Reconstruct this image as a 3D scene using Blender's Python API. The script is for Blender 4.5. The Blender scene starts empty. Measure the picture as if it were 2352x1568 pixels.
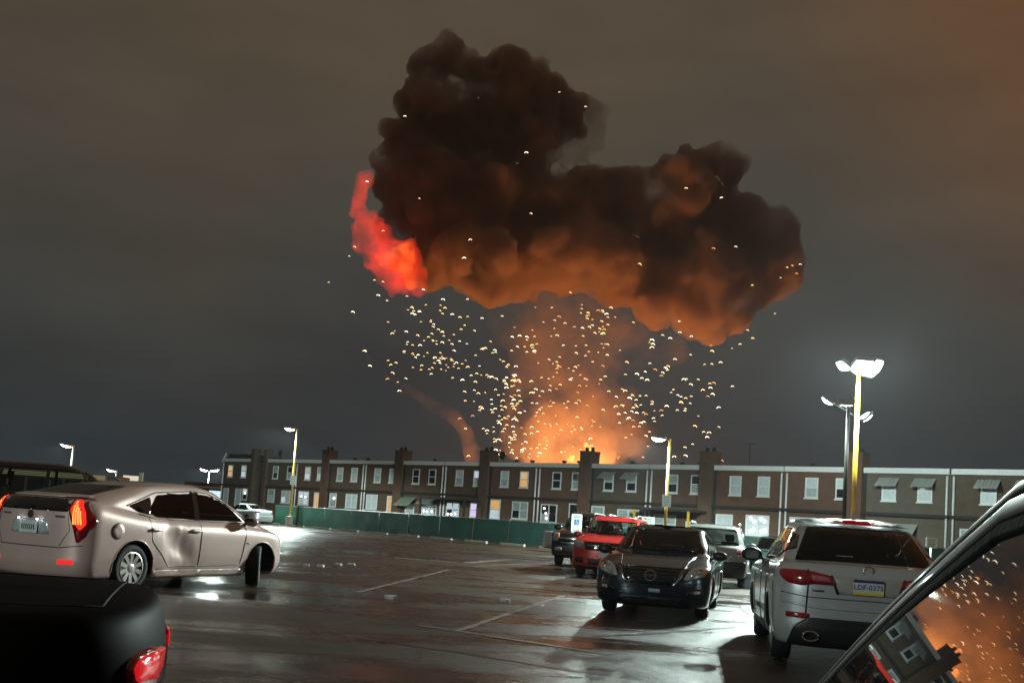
import bpy, bmesh, math, random
from mathutils import Vector, Matrix, noise
from mathutils.bvhtree import BVHTree
random.seed(7)
sc = bpy.context.scene
C = sc.collection
R = math.radians

# ------------------------------------------------------------------ camera
F = 2358.0            # focal length, in pixels of a 2352 px wide picture
CAM_H = 1.33
ROLL = math.atan(0.067)
PITCH = math.atan((1200.0 - 1003.0) / F)
cam_d = bpy.data.cameras.new('camera'); cam = bpy.data.objects.new('camera', cam_d); C.objects.link(cam)
cam_d.sensor_width = 36.0; cam_d.lens = F / 2352.0 * 36.0
cam_d.shift_y = (1003.0 - 784.0) / 2352.0
cam_d.clip_start = 0.05; cam_d.clip_end = 5000
cam.location = (0, 0, CAM_H)
CAMM = Matrix.Rotation(R(90) + PITCH, 3, 'X') @ Matrix.Rotation(ROLL, 3, 'Z')
cam.rotation_euler = CAMM.to_euler()
sc.camera = cam
def ray(px, py):
    return (CAMM @ Vector(((px - 1176) / F, -(py - 1003) / F, -1))).normalized()
def at_depth(px, py, Y):
    d = ray(px, py); return Vector((0, 0, CAM_H)) + d * (Y / d.y)
def at_z(px, py, z=0.0):
    d = ray(px, py); return Vector((0, 0, CAM_H)) + d * ((z - CAM_H) / d.z)
def proj(p):
    q = CAMM.transposed() @ (Vector(p) - Vector((0, 0, CAM_H)))
    return (1176 + F * q.x / -q.z, 1003 - F * q.y / -q.z)

# ------------------------------------------------------------------ world: night overcast lit by the city
w = bpy.data.worlds.new('World'); sc.world = w; w.use_nodes = True
nt = w.node_tree; nt.nodes.clear()
def nd(tree, t, **k):
    n = tree.nodes.new(t)
    for a, b in k.items(): setattr(n, a, b)
    return n
tc = nd(nt, 'ShaderNodeTexCoord'); sep = nd(nt, 'ShaderNodeSeparateXYZ'); nt.links.new(tc.outputs['Generated'], sep.inputs[0])
rmp = nd(nt, 'ShaderNodeValToRGB')
els = [(0.0, (.024, .030, .034)), (.08, (.026, .033, .037)), (.22, (.044, .046, .042)), (.42, (.082, .064, .044)), (1, (.10, .075, .05))]
e = rmp.color_ramp.elements
e[0].position = els[0][0]; e[0].color = (*els[0][1], 1); e[1].position = 1; e[1].color = (*els[-1][1], 1)
for p_, c_ in els[1:-1]:
    x = e.new(p_); x.color = (*c_, 1)
nz = nd(nt, 'ShaderNodeTexNoise'); nz.inputs['Scale'].default_value = 3.0; nz.inputs['Detail'].default_value = 4
nt.links.new(tc.outputs['Generated'], nz.inputs['Vector'])
mad = nd(nt, 'ShaderNodeMath', operation='MULTIPLY_ADD'); nt.links.new(nz.outputs[0], mad.inputs[0]); mad.inputs[1].default_value = .30
sub = nd(nt, 'ShaderNodeMath', operation='ADD'); nt.links.new(sep.outputs[2], sub.inputs[0]); sub.inputs[1].default_value = -.15
nt.links.new(sub.outputs[0], mad.inputs[2]); nt.links.new(mad.outputs[0], rmp.inputs[0])
# the cloud base east of the fire is warmed by it: a broad orange cast that grows to the right and upward
dot = nd(nt, 'ShaderNodeVectorMath', operation='DOT_PRODUCT'); nt.links.new(tc.outputs['Generated'], dot.inputs[0])
dot.inputs[1].default_value = Vector((.66, .60, .60)).normalized()
mr = nd(nt, 'ShaderNodeMapRange'); mr.interpolation_type = 'SMOOTHSTEP'; nt.links.new(dot.outputs['Value'], mr.inputs[0]); mr.inputs[1].default_value = .84; mr.inputs[2].default_value = 1.0
mix = nd(nt, 'ShaderNodeMix', data_type='RGBA'); nt.links.new(mr.outputs[0], mix.inputs[0]); nt.links.new(rmp.outputs[0], mix.inputs[6]); mix.inputs[7].default_value = (.16, .072, .030, 1)
# uneven low cloud
mpn = nd(nt, 'ShaderNodeMapping'); mpn.inputs['Scale'].default_value = (1, 1, 3.2); nt.links.new(tc.outputs['Generated'], mpn.inputs[0])
nz2 = nd(nt, 'ShaderNodeTexNoise'); nz2.inputs['Scale'].default_value = 4.5; nz2.inputs['Detail'].default_value = 5; nt.links.new(mpn.outputs[0], nz2.inputs['Vector'])
cm = nd(nt, 'ShaderNodeMapRange'); cm.inputs[1].default_value = .3; cm.inputs[2].default_value = .7; cm.inputs[3].default_value = .88; cm.inputs[4].default_value = 1.12; nt.links.new(nz2.outputs[0], cm.inputs[0])
mul = nd(nt, 'ShaderNodeVectorMath', operation='SCALE'); nt.links.new(mix.outputs[2], mul.inputs[0]); nt.links.new(cm.outputs[0], mul.inputs['Scale'])
bg = nd(nt, 'ShaderNodeBackground'); nt.links.new(mul.outputs[0], bg.inputs[0]); bg.inputs[1].default_value = 1.0
wo = nd(nt, 'ShaderNodeOutputWorld'); nt.links.new(bg.outputs[0], wo.inputs[0])
vs = sc.view_settings; vs.view_transform = 'Standard'; vs.look = 'None'; vs.exposure = 0; vs.gamma = 1; vs.use_curve_mapping = False
cy = sc.cycles; sc.render.engine = 'CYCLES'
cy.use_denoising = True; cy.denoiser = 'OPENIMAGEDENOISE'
cy.max_bounces = 6; cy.volume_bounces = 3; cy.volume_step_rate = .3; cy.transparent_max_bounces = 12; cy.glossy_bounces = 3; cy.diffuse_bounces = 2
cy.sample_clamp_indirect = 4; cy.caustics_reflective = False; cy.caustics_refractive = False

# ------------------------------------------------------------------ materials
MATS = {}
def pmat(name, col, rough=.5, metal=0., coat=0., var=.18, scale=6., bump=0., emit=None, spec=.5, rvar=0.):
    if name in MATS: return MATS[name]
    m = bpy.data.materials.new(name); m.use_nodes = True; t = m.node_tree; b = t.nodes['Principled BSDF']
    b.inputs['Roughness'].default_value = rough; b.inputs['Metallic'].default_value = metal; b.inputs['Coat Weight'].default_value = coat
    b.inputs['Coat Roughness'].default_value = .06; b.inputs['Specular IOR Level'].default_value = spec
    g = nd(t, 'ShaderNodeTexCoord'); n = nd(t, 'ShaderNodeTexNoise'); n.inputs['Scale'].default_value = scale; n.inputs['Detail'].default_value = 5
    t.links.new(g.outputs['Object'], n.inputs['Vector'])
    r = nd(t, 'ShaderNodeMix', data_type='RGBA'); t.links.new(n.outputs[0], r.inputs[0])
    r.inputs[6].default_value = (*[max(0, c * (1 - var)) for c in col], 1); r.inputs[7].default_value = (*[min(1, c * (1 + var)) for c in col], 1)
    t.links.new(r.outputs[2], b.inputs['Base Color'])
    if rvar:
        q = nd(t, 'ShaderNodeMapRange'); q.inputs[1].default_value = .3; q.inputs[2].default_value = .7; q.inputs[3].default_value = max(.02, rough - rvar); q.inputs[4].default_value = rough + rvar
        t.links.new(n.outputs[0], q.inputs[0]); t.links.new(q.outputs[0], b.inputs['Roughness'])
    if bump:
        n2 = nd(t, 'ShaderNodeTexNoise'); n2.inputs['Scale'].default_value = scale * 9; n2.inputs['Detail'].default_value = 3; t.links.new(g.outputs['Object'], n2.inputs['Vector'])
        bp = nd(t, 'ShaderNodeBump'); bp.inputs['Strength'].default_value = bump; bp.inputs['Distance'].default_value = .02
        t.links.new(n2.outputs[0], bp.inputs['Height']); t.links.new(bp.outputs[0], b.inputs['Normal'])
    if emit:
        b.inputs['Emission Color'].default_value = (*emit[0], 1); b.inputs['Emission Strength'].default_value = emit[1]
    MATS[name] = m; return m
def glass(name, tint, rough=.02, ior=1.5):
    if name in MATS: return MATS[name]
    m = bpy.data.materials.new(name); m.use_nodes = True; t = m.node_tree; t.nodes.clear()
    o = nd(t, 'ShaderNodeOutputMaterial'); mx = nd(t, 'ShaderNodeMixShader'); fr = nd(t, 'ShaderNodeFresnel'); fr.inputs[0].default_value = ior
    tr = nd(t, 'ShaderNodeBsdfTransparent'); tr.inputs[0].default_value = (*tint, 1)
    gl = nd(t, 'ShaderNodeBsdfGlossy'); gl.inputs['Roughness'].default_value = rough
    g = nd(t, 'ShaderNodeTexCoord'); n = nd(t, 'ShaderNodeTexNoise'); n.inputs['Scale'].default_value = 55; t.links.new(g.outputs['Object'], n.inputs['Vector'])
    bp = nd(t, 'ShaderNodeBump'); bp.inputs['Strength'].default_value = .03; bp.inputs['Distance'].default_value = .002; t.links.new(n.outputs[0], bp.inputs['Height']); t.links.new(bp.outputs[0], gl.inputs['Normal'])
    t.links.new(fr.outputs[0], mx.inputs[0]); t.links.new(tr.outputs[0], mx.inputs[1]); t.links.new(gl.outputs[0], mx.inputs[2]); t.links.new(mx.outputs[0], o.inputs[0])
    MATS[name] = m; return m
def emat(name, col, s):
    if name in MATS: return MATS[name]
    m = bpy.data.materials.new(name); m.use_nodes = True; t = m.node_tree; t.nodes.clear()
    o = nd(t, 'ShaderNodeOutputMaterial'); e_ = nd(t, 'ShaderNodeEmission'); e_.inputs[1].default_value = s
    g = nd(t, 'ShaderNodeTexCoord'); n = nd(t, 'ShaderNodeTexNoise'); n.inputs['Scale'].default_value = 3; t.links.new(g.outputs['Object'], n.inputs['Vector'])
    r = nd(t, 'ShaderNodeMix', data_type='RGBA'); t.links.new(n.outputs[0], r.inputs[0]); r.inputs[6].default_value = (*[c * .6 for c in col], 1); r.inputs[7].default_value = (*col, 1)
    t.links.new(r.outputs[2], e_.inputs[0]); t.links.new(e_.outputs[0], o.inputs[0]); MATS[name] = m; return m
BLACK = pmat('black trim', (.012, .012, .013), .45); RUBBER = pmat('rubber', (.012, .012, .012), .75, bump=.3)
CHROME = pmat('chrome', (.65, .66, .68), .12, 1.); ALLOY = pmat('alloy', (.5, .5, .51), .3, .9); WELL = pmat('wheel well', (.006, .006, .006), .9)
SEAT = pmat('seat cloth', (.02, .019, .018), .9); LENS = pmat('clear lamp lens', (.55, .58, .58), .08, .6, 1., var=.5, scale=22)
REDL = pmat('red lamp lens', (.28, .006, .012), .12, 0, 1., var=.4, scale=14); WHITE = pmat('white paint', (.72, .73, .72), .45); AMBER = pmat('amber lens', (.6, .2, .03), .15, 0, 1.)
CLEAR = glass('car glass', (.62, .68, .64)); TINT = glass('privacy glass', (.16, .18, .17)); YELLOW = pmat('yellow paint', (.62, .36, .03), .45, bump=.1)
STEEL = pmat('galvanised steel', (.35, .36, .36), .45, .6)

# ------------------------------------------------------------------ mesh helpers
def tag(o, label=None, cat=None, group=None, kind=None):
    for k, v in (('label', label), ('category', cat), ('group', group), ('kind', kind)):
        if v: o[k] = v
    return o
def empty(name, loc=(0, 0, 0), rz=0, **k):
    o = bpy.data.objects.new(name, None); o.location = loc; o.rotation_euler = (0, 0, rz); o.empty_display_size = .2; C.objects.link(o); return tag(o, **k)
def link(name, me, mat, parent=None, smooth=False):
    if smooth:
        me.polygons.foreach_set('use_smooth', [True] * len(me.polygons))
    me.materials.clear(); me.materials.append(mat)
    o = bpy.data.objects.new(name, me); C.objects.link(o)
    if parent: o.parent = parent
    return o
class MB:
    def __init__(s): s.b = bmesh.new()
    def box(s, x0, x1, y0, y1, z0, z1, bev=0, M=None):
        v = [s.b.verts.new((x, y, z)) for x in (x0, x1) for y in (y0, y1) for z in (z0, z1)]
        f = [s.b.faces.new([v[i] for i in q]) for q in ((0, 1, 3, 2), (4, 6, 7, 5), (0, 4, 5, 1), (2, 3, 7, 6), (0, 2, 6, 4), (1, 5, 7, 3))]
        if bev:
            r = bmesh.ops.bevel(s.b, geom=list({e_ for q in f for e_ in q.edges}), offset=bev, segments=2, affect='EDGES', profile=.6)
            v = [x for x in r['verts']] + [x for x in v if x.is_valid]; v = list(set(v))
        if M is not None: bmesh.ops.transform(s.b, matrix=M, verts=v)
        return s
    def tube(s, pts, r, n=8, caps=True):
        pts = [Vector(p) for p in pts]; rs = r if isinstance(r, (list, tuple)) else [r] * len(pts); rows = []
        for i, p in enumerate(pts):
            d = (pts[min(i + 1, len(pts) - 1)] - pts[max(i - 1, 0)]).normalized()
            u = d.cross(Vector((0, 0, 1))) if abs(d.z) < .95 else d.cross(Vector((1, 0, 0))); u.normalize(); q = d.cross(u)
            rows.append([s.b.verts.new(p + (u * math.cos(a) + q * math.sin(a)) * rs[i]) for a in [2 * math.pi * k / n for k in range(n)]])
        for a, b_ in zip(rows, rows[1:]):
            for k in range(n): s.b.faces.new((a[k], a[(k + 1) % n], b_[(k + 1) % n], b_[k]))
        if caps: s.b.faces.new(rows[0]); s.b.faces.new(rows[-1][::-1])
        return s
    def lathe(s, prof, axis='X', n=28, c=(0, 0, 0)):
        c = Vector(c); rows = []
        for h, r in prof:
            row = []
            for k in range(n):
                a = 2 * math.pi * k / n; ca, sa = r * math.cos(a), r * math.sin(a)
                row.append(s.b.verts.new(c + Vector({'X': (h, ca, sa), 'Y': (ca, h, sa), 'Z': (ca, sa, h)}[axis])))
            rows.append(row)
        for a, b_ in zip(rows, rows[1:]):
            for k in range(n): s.b.faces.new((a[k], a[(k + 1) % n], b_[(k + 1) % n], b_[k]))
        s.b.faces.new(rows[0][::-1]); s.b.faces.new(rows[-1]); return s
    def prism(s, poly, h0, h1, axis='Z'):
        f = {'Z': lambda p, h: (p[0], p[1], h), 'Y': lambda p, h: (p[0], h, p[1]), 'X': lambda p, h: (h, p[0], p[1])}[axis]
        a = [s.b.verts.new(f(p, h0)) for p in poly]; b_ = [s.b.verts.new(f(p, h1)) for p in poly]
        s.b.faces.new(a); s.b.faces.new(b_[::-1]); n = len(poly)
        for k in range(n): s.b.faces.new((a[k], a[(k + 1) % n], b_[(k + 1) % n], b_[k]))
        return s
    def ball(s, c, r, sub=2, sc_=(1, 1, 1)):
        bmesh.ops.create_icosphere(s.b, subdivisions=sub, radius=r, matrix=Matrix.Translation(c) @ Matrix.Diagonal((*sc_, 1))); return s
    def mesh(s, name):
        bmesh.ops.recalc_face_normals(s.b, faces=s.b.faces[:]); me = bpy.data.meshes.new(name); s.b.to_mesh(me); s.b.free(); return me
    def build(s, name, mat, parent=None, smooth=False): return link(name, s.mesh(name), mat, parent, smooth)
def text_mesh(body, size, ext=.002):
    cu = bpy.data.curves.new('lettering', 'FONT'); cu.body = body; cu.size = size; cu.extrude = ext; cu.align_x = 'CENTER'; cu.align_y = 'CENTER'; cu.resolution_u = 2
    o = bpy.data.objects.new('lettering', cu); C.objects.link(o); dg = bpy.context.evaluated_depsgraph_get()
    me = bpy.data.meshes.new_from_object(o.evaluated_get(dg)); bpy.data.objects.remove(o); bpy.data.curves.remove(cu); return me
def lettering(body, size, M, mat, parent):
    me = text_mesh(body, size); me.transform(M); return link('lettering', me, mat, parent)
def copy_tree(o, parent=None):
    c = o.copy(); C.objects.link(c); c.parent = parent
    for ch in [x for x in ch_of.get(o.name, [])] if False else list(o.children): copy_tree(ch, c)
    return c
def inpoly(p, poly):
    x, y = p; c = False; n = len(poly)
    for i in range(n):
        (x1, y1), (x2, y2) = poly[i], poly[i - 1]
        if (y1 > y) != (y2 > y) and x < (x2 - x1) * (y - y1) / (y2 - y1) + x1: c = not c
    return c
def rounded(poly, r, n=3):
    out = []; k = len(poly)
    for i in range(k):
        p, a, b_ = Vector(poly[i]), Vector(poly[i - 1]), Vector(poly[(i + 1) % k])
        ra = min(r, (a - p).length * .45); rb = min(r, (b_ - p).length * .45)
        s_, e_ = p + (a - p).normalized() * ra, p + (b_ - p).normalized() * rb
        for j in range(n + 1):
            u = j / n; out.append(tuple(s_ * (1 - u) ** 2 + p * 2 * u * (1 - u) + e_ * u * u))
    return out
def mir(poly): return [(-a, b_) for a, b_ in poly][::-1]

# ------------------------------------------------------------------ cars
def ring_pts(rg, N):
    zf, zm, zr, yf, yr, wd, nf, nr, p_ = rg; q = N // 4; M_ = 160
    def quarter(Y, c_):
        sg = 1 if Y > 0 else -1; c_ = min(c_, abs(Y) * .92); s0 = abs(Y) - c_; raw = []
        for k in range(M_ + 1):
            a = math.pi / 2 * k / M_; raw.append((wd * math.sin(a) ** (2 / 2.7), sg * (s0 + c_ * math.cos(a) ** (2 / 2.7))))
        raw += [(wd, sg * s0 * (1 - k / 40)) for k in range(1, 41)]
        ln = [0]
        for a, b_ in zip(raw, raw[1:]): ln.append(ln[-1] + math.hypot(b_[0] - a[0], b_[1] - a[1]))
        out = []; j = 0
        for k in range(q + 1):
            t = ln[-1] * k / q
            while j < len(ln) - 2 and ln[j + 1] < t: j += 1
            u = (t - ln[j]) / max(1e-9, ln[j + 1] - ln[j]); a, b_ = raw[j], raw[j + 1]; out.append((a[0] + (b_[0] - a[0]) * u, a[1] + (b_[1] - a[1]) * u))
        return out
    yc = rg[9] if len(rg) > 9 else 0
    f = [(x, yc + y, zm + (zf - zm) * abs(y / (yf - yc)) ** p_) for x, y in quarter(yf - yc, nf)]
    b_ = [(x, yc + y, zm + (zr - zm) * abs(y / (yr - yc)) ** p_) for x, y in quarter(yr - yc, nr)]
    right = f + b_[::-1][1:]
    left = [(-x, y, z) for x, y, z in right[::-1]][1:-1]
    return right + left
def car_rings(s):
    L, W, H = s['L'] / 2, s['W'] / 2, s['H']; hz, bt, cy_, cz = s['hz'], s['belt'], s['cy'], s['cz']; dy, dz, rf, rr, wr = s['dy'], s['dz'], s['rf'], s['rr'], s['wr']
    g = s.get('gc', .20); nf, nr = 2.0 / s.get('nf', 4.), 1.5 / s.get('nr', 5.); ng = 1.7 / s.get('ng', 4.5); rd = s.get('rd', .04); fd = s.get('fd', .03)
    def ri(zf, zm, zr, yf, yr, w_, a=nf, b_=nr, p=2.2): return (zf, zm, zr, yf, yr, w_, a, b_, p)
    lf, lr = nf * .9, nr * .9
    out = [ri(g, g, g, L - .2, -L + .12, W - .12, lf, lr), ri(g + .04, g + .04, g + .04, L - .08, -L + .05, W - .05, lf, lr), ri(g + .2, g + .2, g + .2, L - .005, -L, W - .012, lf, lr), ri(g + .36, g + .37, g + .37, L, -L, W, nf, nr),
           ri(hz - .10, .80 * bt, dz - .24, L - .025, -L + .005, W - .002), ri(hz - .02, bt - .08, dz - .10, L - .10, -L + .03, W - .022), ri(hz + .02, bt - .01, dz - .02, L - .26, -L + .08, W - .07),
           ri((hz + cz) / 2 + .04, bt + .01, dz, (L - .26 + cy_) / 2, (-L + .08 + dy) / 2, W - .095), ri(cz, bt + .03, dz + .02, cy_, dy, W - .11, ng, ng)]
    for t in (.3, .6, .85):
        z = bt + .03 + (H - bt - .03) * t; zf = cz + (H - fd - cz) * t; zr = dz + .02 + (H - rd - dz - .02) * t; u = t ** 1.12
        out.append(ri(zf, z, zr, cy_ + (rf - cy_) * u, dy + (rr - dy) * u, (W - .11) + (wr - W + .11) * t ** 1.25, ng, ng))
    out += [ri(H - .03 - fd, H - .035, H - rd - .03, rf - .03, rr + .03, wr - .035, ng, ng), ri(H - .01 - fd * .6, H - .012, H - rd * .8 - .012, rf - .14, rr + .14, wr - .14, ng, ng),
            ri(H - fd * .3, H, H - rd * .4, rf - .4, rr + .4, wr * .45, ng, ng), ri(H, H + .003, H, .1, -.1, .08, .05, .05)]
    if rf < .25 or rr > -.25: pass
    return out
def car_body(s, N=200, sub=3):
    rg = car_rings(s); pts = []
    P = lambda i: rg[max(0, min(len(rg) - 1, i))]
    rows = []
    for i in range(len(rg) - 1):
        for j in range(sub):
            t = j / sub; a, b_, c, d = P(i - 1), P(i), P(i + 1), P(i + 2)
            v = []
            for q in range(9):
                m1, m2 = (c[q] - a[q]) / 2, (d[q] - b_[q]) / 2
                lim = 2.2 * abs(c[q] - b_[q]); m1 = max(-lim, min(lim, m1)); m2 = max(-lim, min(lim, m2))
                if (c[q] - b_[q]) * m1 < 0: m1 = 0
                if (c[q] - b_[q]) * m2 < 0: m2 = 0
                v.append((2 * t ** 3 - 3 * t * t + 1) * b_[q] + (t ** 3 - 2 * t * t + t) * m1 + (-2 * t ** 3 + 3 * t * t) * c[q] + (t ** 3 - t * t) * m2)
            rows.append(tuple(v))
    rows.append(rg[-1]); V = []; Fc = []
    for r in rows: V += ring_pts(r, N)
    n = len(V) // len(rows)
    if s.get('warp'): V = [s['warp'](*v) for v in V]
    for k in range(len(rows) - 1):
        for j in range(n): Fc.append((k * n + j, k * n + (j + 1) % n, (k + 1) * n + (j + 1) % n, (k + 1) * n + j))
    Fc.append(tuple(range(n))[::-1]); Fc.append(tuple((len(rows) - 1) * n + j for j in range(n)))
    return V, Fc
class Car:
    def __init__(s, name, spec, loc, heading, paint, label, cat, group=None, N=200, lod=0):
        s.sp = spec; s.paint = paint; s.lod = lod
        s.root = empty(name, (loc[0], loc[1], loc[2] if len(loc) > 2 else 0), -heading, label=label, cat=cat, group=group)
        V, Fc = car_body(spec, N); s.V = [Vector(v) for v in V]
        s.bvh = BVHTree.FromPolygons(s.V, Fc); s.F = Fc; s.holes = []
        s.wy = [spec['wb'] / 2 + spec.get('wo', 0), -spec['wb'] / 2 + spec.get('wo', 0)]; s.wr = spec.get('wrad', .325)
    DIR = {'L': (-1, 0, 0), 'R': (1, 0, 0), 'F': (0, 1, 0), 'B': (0, -1, 0), 'T': (0, 0, 1)}
    def hit(s, ax, a, b_):
        d = Vector(s.DIR[ax]); p = {'L': (0, a, b_), 'R': (0, a, b_), 'F': (a, 0, b_), 'B': (a, 0, b_), 'T': (a, b_, 0)}[ax]
        q = Vector(p) + d * 6; h = s.bvh.ray_cast(q, -d)
        if h[0] is None:
            # step inward along the second axis until something is met
            for k in range(1, 40):
                q2 = q.copy()
                if ax in 'LR': q2.y *= 1 - .012 * k
                else: q2.x *= 1 - .02 * k
                h = s.bvh.ray_cast(q2, -d)
                if h[0] is not None: return h[0], h[1]
            h = s.bvh.find_nearest(Vector(p) + d); return h[0], h[1]
        n = h[1] if h[1].dot(d) > 0 else -h[1]
        return h[0], n
    def patch(s, name, ax, poly, mat, off=.006, parent=None, h=.09, rnd=.03, skirt=True, smooth=True):
        if rnd: poly = rounded(poly, rnd)
        b_ = bmesh.new(); f = b_.faces.new([b_.verts.new((p[0], p[1], 0)) for p in poly]); bmesh.ops.triangulate(b_, faces=[f])
        for _ in range(6):
            es = [e_ for e_ in b_.edges if e_.calc_length() > h]
            if not es: break
            bmesh.ops.subdivide_edges(b_, edges=es, cuts=1, use_grid_fill=False); bmesh.ops.triangulate(b_, faces=b_.faces[:])
        nn = {}
        for v in b_.verts:
            p, n = s.hit(ax, v.co.x, v.co.y)
            if ax != 'T': n = Vector((n.x, n.y, n.z * .15)).normalized()
            v.co = p + n * off
        if skirt:
            be = [e_ for e_ in b_.edges if e_.is_boundary]; r = bmesh.ops.extrude_edge_only(b_, edges=be)
            dvec = Vector(s.DIR[ax]) * -(off + .012)
            bmesh.ops.translate(b_, verts=[v for v in r['geom'] if isinstance(v, bmesh.types.BMVert)], vec=dvec)
        bmesh.ops.recalc_face_normals(b_, faces=b_.faces[:])
        c = sum((f.normal.dot(Vector(s.DIR[ax])) for f in b_.faces), 0)
        if c < 0: bmesh.ops.reverse_faces(b_, faces=b_.faces[:])
        me = bpy.data.meshes.new(name); b_.to_mesh(me); b_.free()
        return link(name, me, mat, parent or s.root, smooth)
    def both(s, name, ax, poly, mat, **k):
        if ax in 'LR': return s.patch(name, 'L', poly, mat, **k), s.patch(name, 'R', poly, mat, **k)
        return s.patch(name, ax, poly, mat, **k), s.patch(name, ax, mir(poly), mat, **k)
    def seam(s, name, ax, pts, r=.006, mat=None, off=.001, parent=None):
        out = []
        for a, b_ in zip(pts, pts[1:]):
            k = max(1, int(math.dist(a, b_) / .08))
            out += [s.hit(ax, a[0] + (b_[0] - a[0]) * j / k, a[1] + (b_[1] - a[1]) * j / k) for j in range(k)]
        out.append(s.hit(ax, *pts[-1])); return MB().tube([p + n * off for p, n in out], r, 5).build(name, mat or BLACK, parent or s.root, True)
    def glass(s, name, ax, poly, mat=None, see=True, grow=1.0, **k):
        if see: s.holes.append((ax, poly))
        return s.patch(name, ax, poly, mat or CLEAR, off=k.pop('off', .007), skirt=False, **k)
    def finish(s, interior=True, rim=None, spokes=10, steer=0, side_seams=True):
        sp = s.sp; R_ = sp.get('arch', s.wr + .055); zc = s.wr; V = [v.copy() for v in s.V]; W = sp['W'] / 2
        me0 = bpy.data.meshes.new('body'); me0.from_pydata([tuple(v) for v in V], [], s.F); b0 = bmesh.new(); b0.from_mesh(me0); bmesh.ops.recalc_face_normals(b0, faces=b0.faces[:]); b0.to_mesh(me0); b0.free()
        ob = bpy.data.objects.new('body', me0); C.objects.link(ob); cut = MB()
        for sx in (-1, 1):
            for y in s.wy: cut.lathe([(sx * W * .5, R_), (sx * (W + .3), R_)], 'X', 44, (0, y, zc))
        co = bpy.data.objects.new('cut', cut.mesh('cut')); C.objects.link(co); md = ob.modifiers.new('b', 'BOOLEAN'); md.object = co; md.operation = 'DIFFERENCE'; md.solver = 'EXACT'
        dg = bpy.context.evaluated_depsgraph_get(); me1 = bpy.data.meshes.new_from_object(ob.evaluated_get(dg))
        bpy.data.objects.remove(ob); bpy.data.objects.remove(co); bm = bmesh.new(); bm.from_mesh(me1); kill = []
        for f in bm.faces:
            if len(f.verts) > 8: continue
            c = f.calc_center_median(); skip = False
            for ax, poly in s.holes:
                d = Vector(s.DIR[ax]); q = {'L': (c.y, c.z), 'R': (c.y, c.z), 'F': (c.x, c.z), 'B': (c.x, c.z), 'T': (c.x, c.y)}[ax]
                if ax in 'LR' and c.x * d.x < .2: continue
                if ax in 'FB' and c.y * d.y < 0: continue
                if ax in 'T' and c.z < .9: continue
                if inpoly(q, poly): skip = True; break
            if skip: kill.append(f)
        bmesh.ops.delete(bm, geom=kill, context='FACES')
        bmesh.ops.delete(bm, geom=[v for v in bm.verts if not v.link_faces], context='VERTS')
        bmesh.ops.recalc_face_normals(bm, faces=bm.faces[:])
        me = bpy.data.meshes.new('body'); bm.to_mesh(me); bm.free(); bpy.data.meshes.remove(me1); body = link('body', me, s.paint, s.root, True)
        me.set_sharp_from_angle(angle=R(38))
        # wheels, arches
        tw = sp.get('tw', .21)
        prof = [(-tw / 2 + .02, s.wr * .66), (-tw / 2, s.wr * .74), (-tw / 2 + .005, s.wr * .92), (-tw / 2 + .03, s.wr * .985), (0, s.wr), (tw / 2 - .03, s.wr * .985), (tw / 2 - .005, s.wr * .92), (tw / 2, s.wr * .74), (tw / 2 - .02, s.wr * .66)]
        tyre = MB().lathe(prof, 'X', 36).mesh('wheel')
        rb = MB(); rr_ = s.wr * .67
        rb.lathe([(tw * .16, rr_ * .98), (tw * .2, rr_ * .2), (tw * .1, .01)], 'X', 24)   # dish, set back
        rimm = pmat('rim back', (.02, .02, .02), .6)
        ra = MB()
        ra.lathe([(tw * .40, rr_ * 1.0), (tw * .47, rr_ * .99), (tw * .47, rr_ * .92), (tw * .38, rr_ * .9)], 'X', 32) if False else None
        for k in range(32):
            a0, a1 = 2 * math.pi * k / 32, 2 * math.pi * (k + 1) / 32
            q = [(tw * .46, rr_), (tw * .48, rr_ * .93), (tw * .36, rr_ * .9), (tw * .34, rr_)]
            va = [ra.b.verts.new((h_, r_ * math.cos(a0), r_ * math.sin(a0))) for h_, r_ in q]; vb = [ra.b.verts.new((h_, r_ * math.cos(a1), r_ * math.sin(a1))) for h_, r_ in q]
            for j in range(4): ra.b.faces.new((va[j], va[(j + 1) % 4], vb[(j + 1) % 4], vb[j]))
        for k in range(spokes):
            a = 2 * math.pi * k / spokes; M = Matrix.Rotation(a, 4, 'X')
            ra.prism([(.03, tw * .30), (rr_ * .94, tw * .38), (rr_ * .94, tw * .47), (.03, tw * .42)], -.017, .017, 'Z') if False else None
            vs_ = [Vector((x, y, z)) for x, y, z in ((tw * .30, -.022, .03), (tw * .42, -.022, .03), (tw * .42, .022, .03), (tw * .30, .022, .03), (tw * .36, -.03, rr_ * .94), (tw * .46, -.03, rr_ * .94), (tw * .46, .03, rr_ * .94), (tw * .36, .03, rr_ * .94))]
            bvs = [ra.b.verts.new(M @ v) for v in vs_]
            for q in ((0, 1, 2, 3), (7, 6, 5, 4), (0, 4, 5, 1), (1, 5, 6, 2), (2, 6, 7, 3), (3, 7, 4, 0)): ra.b.faces.new([bvs[i] for i in q])
        ra.lathe([(tw * .28, .065), (tw * .44, .06), (tw * .47, .03)], 'X', 16)
        back, rim_me = rb.mesh('rim_back'), ra.mesh('rim')
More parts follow.
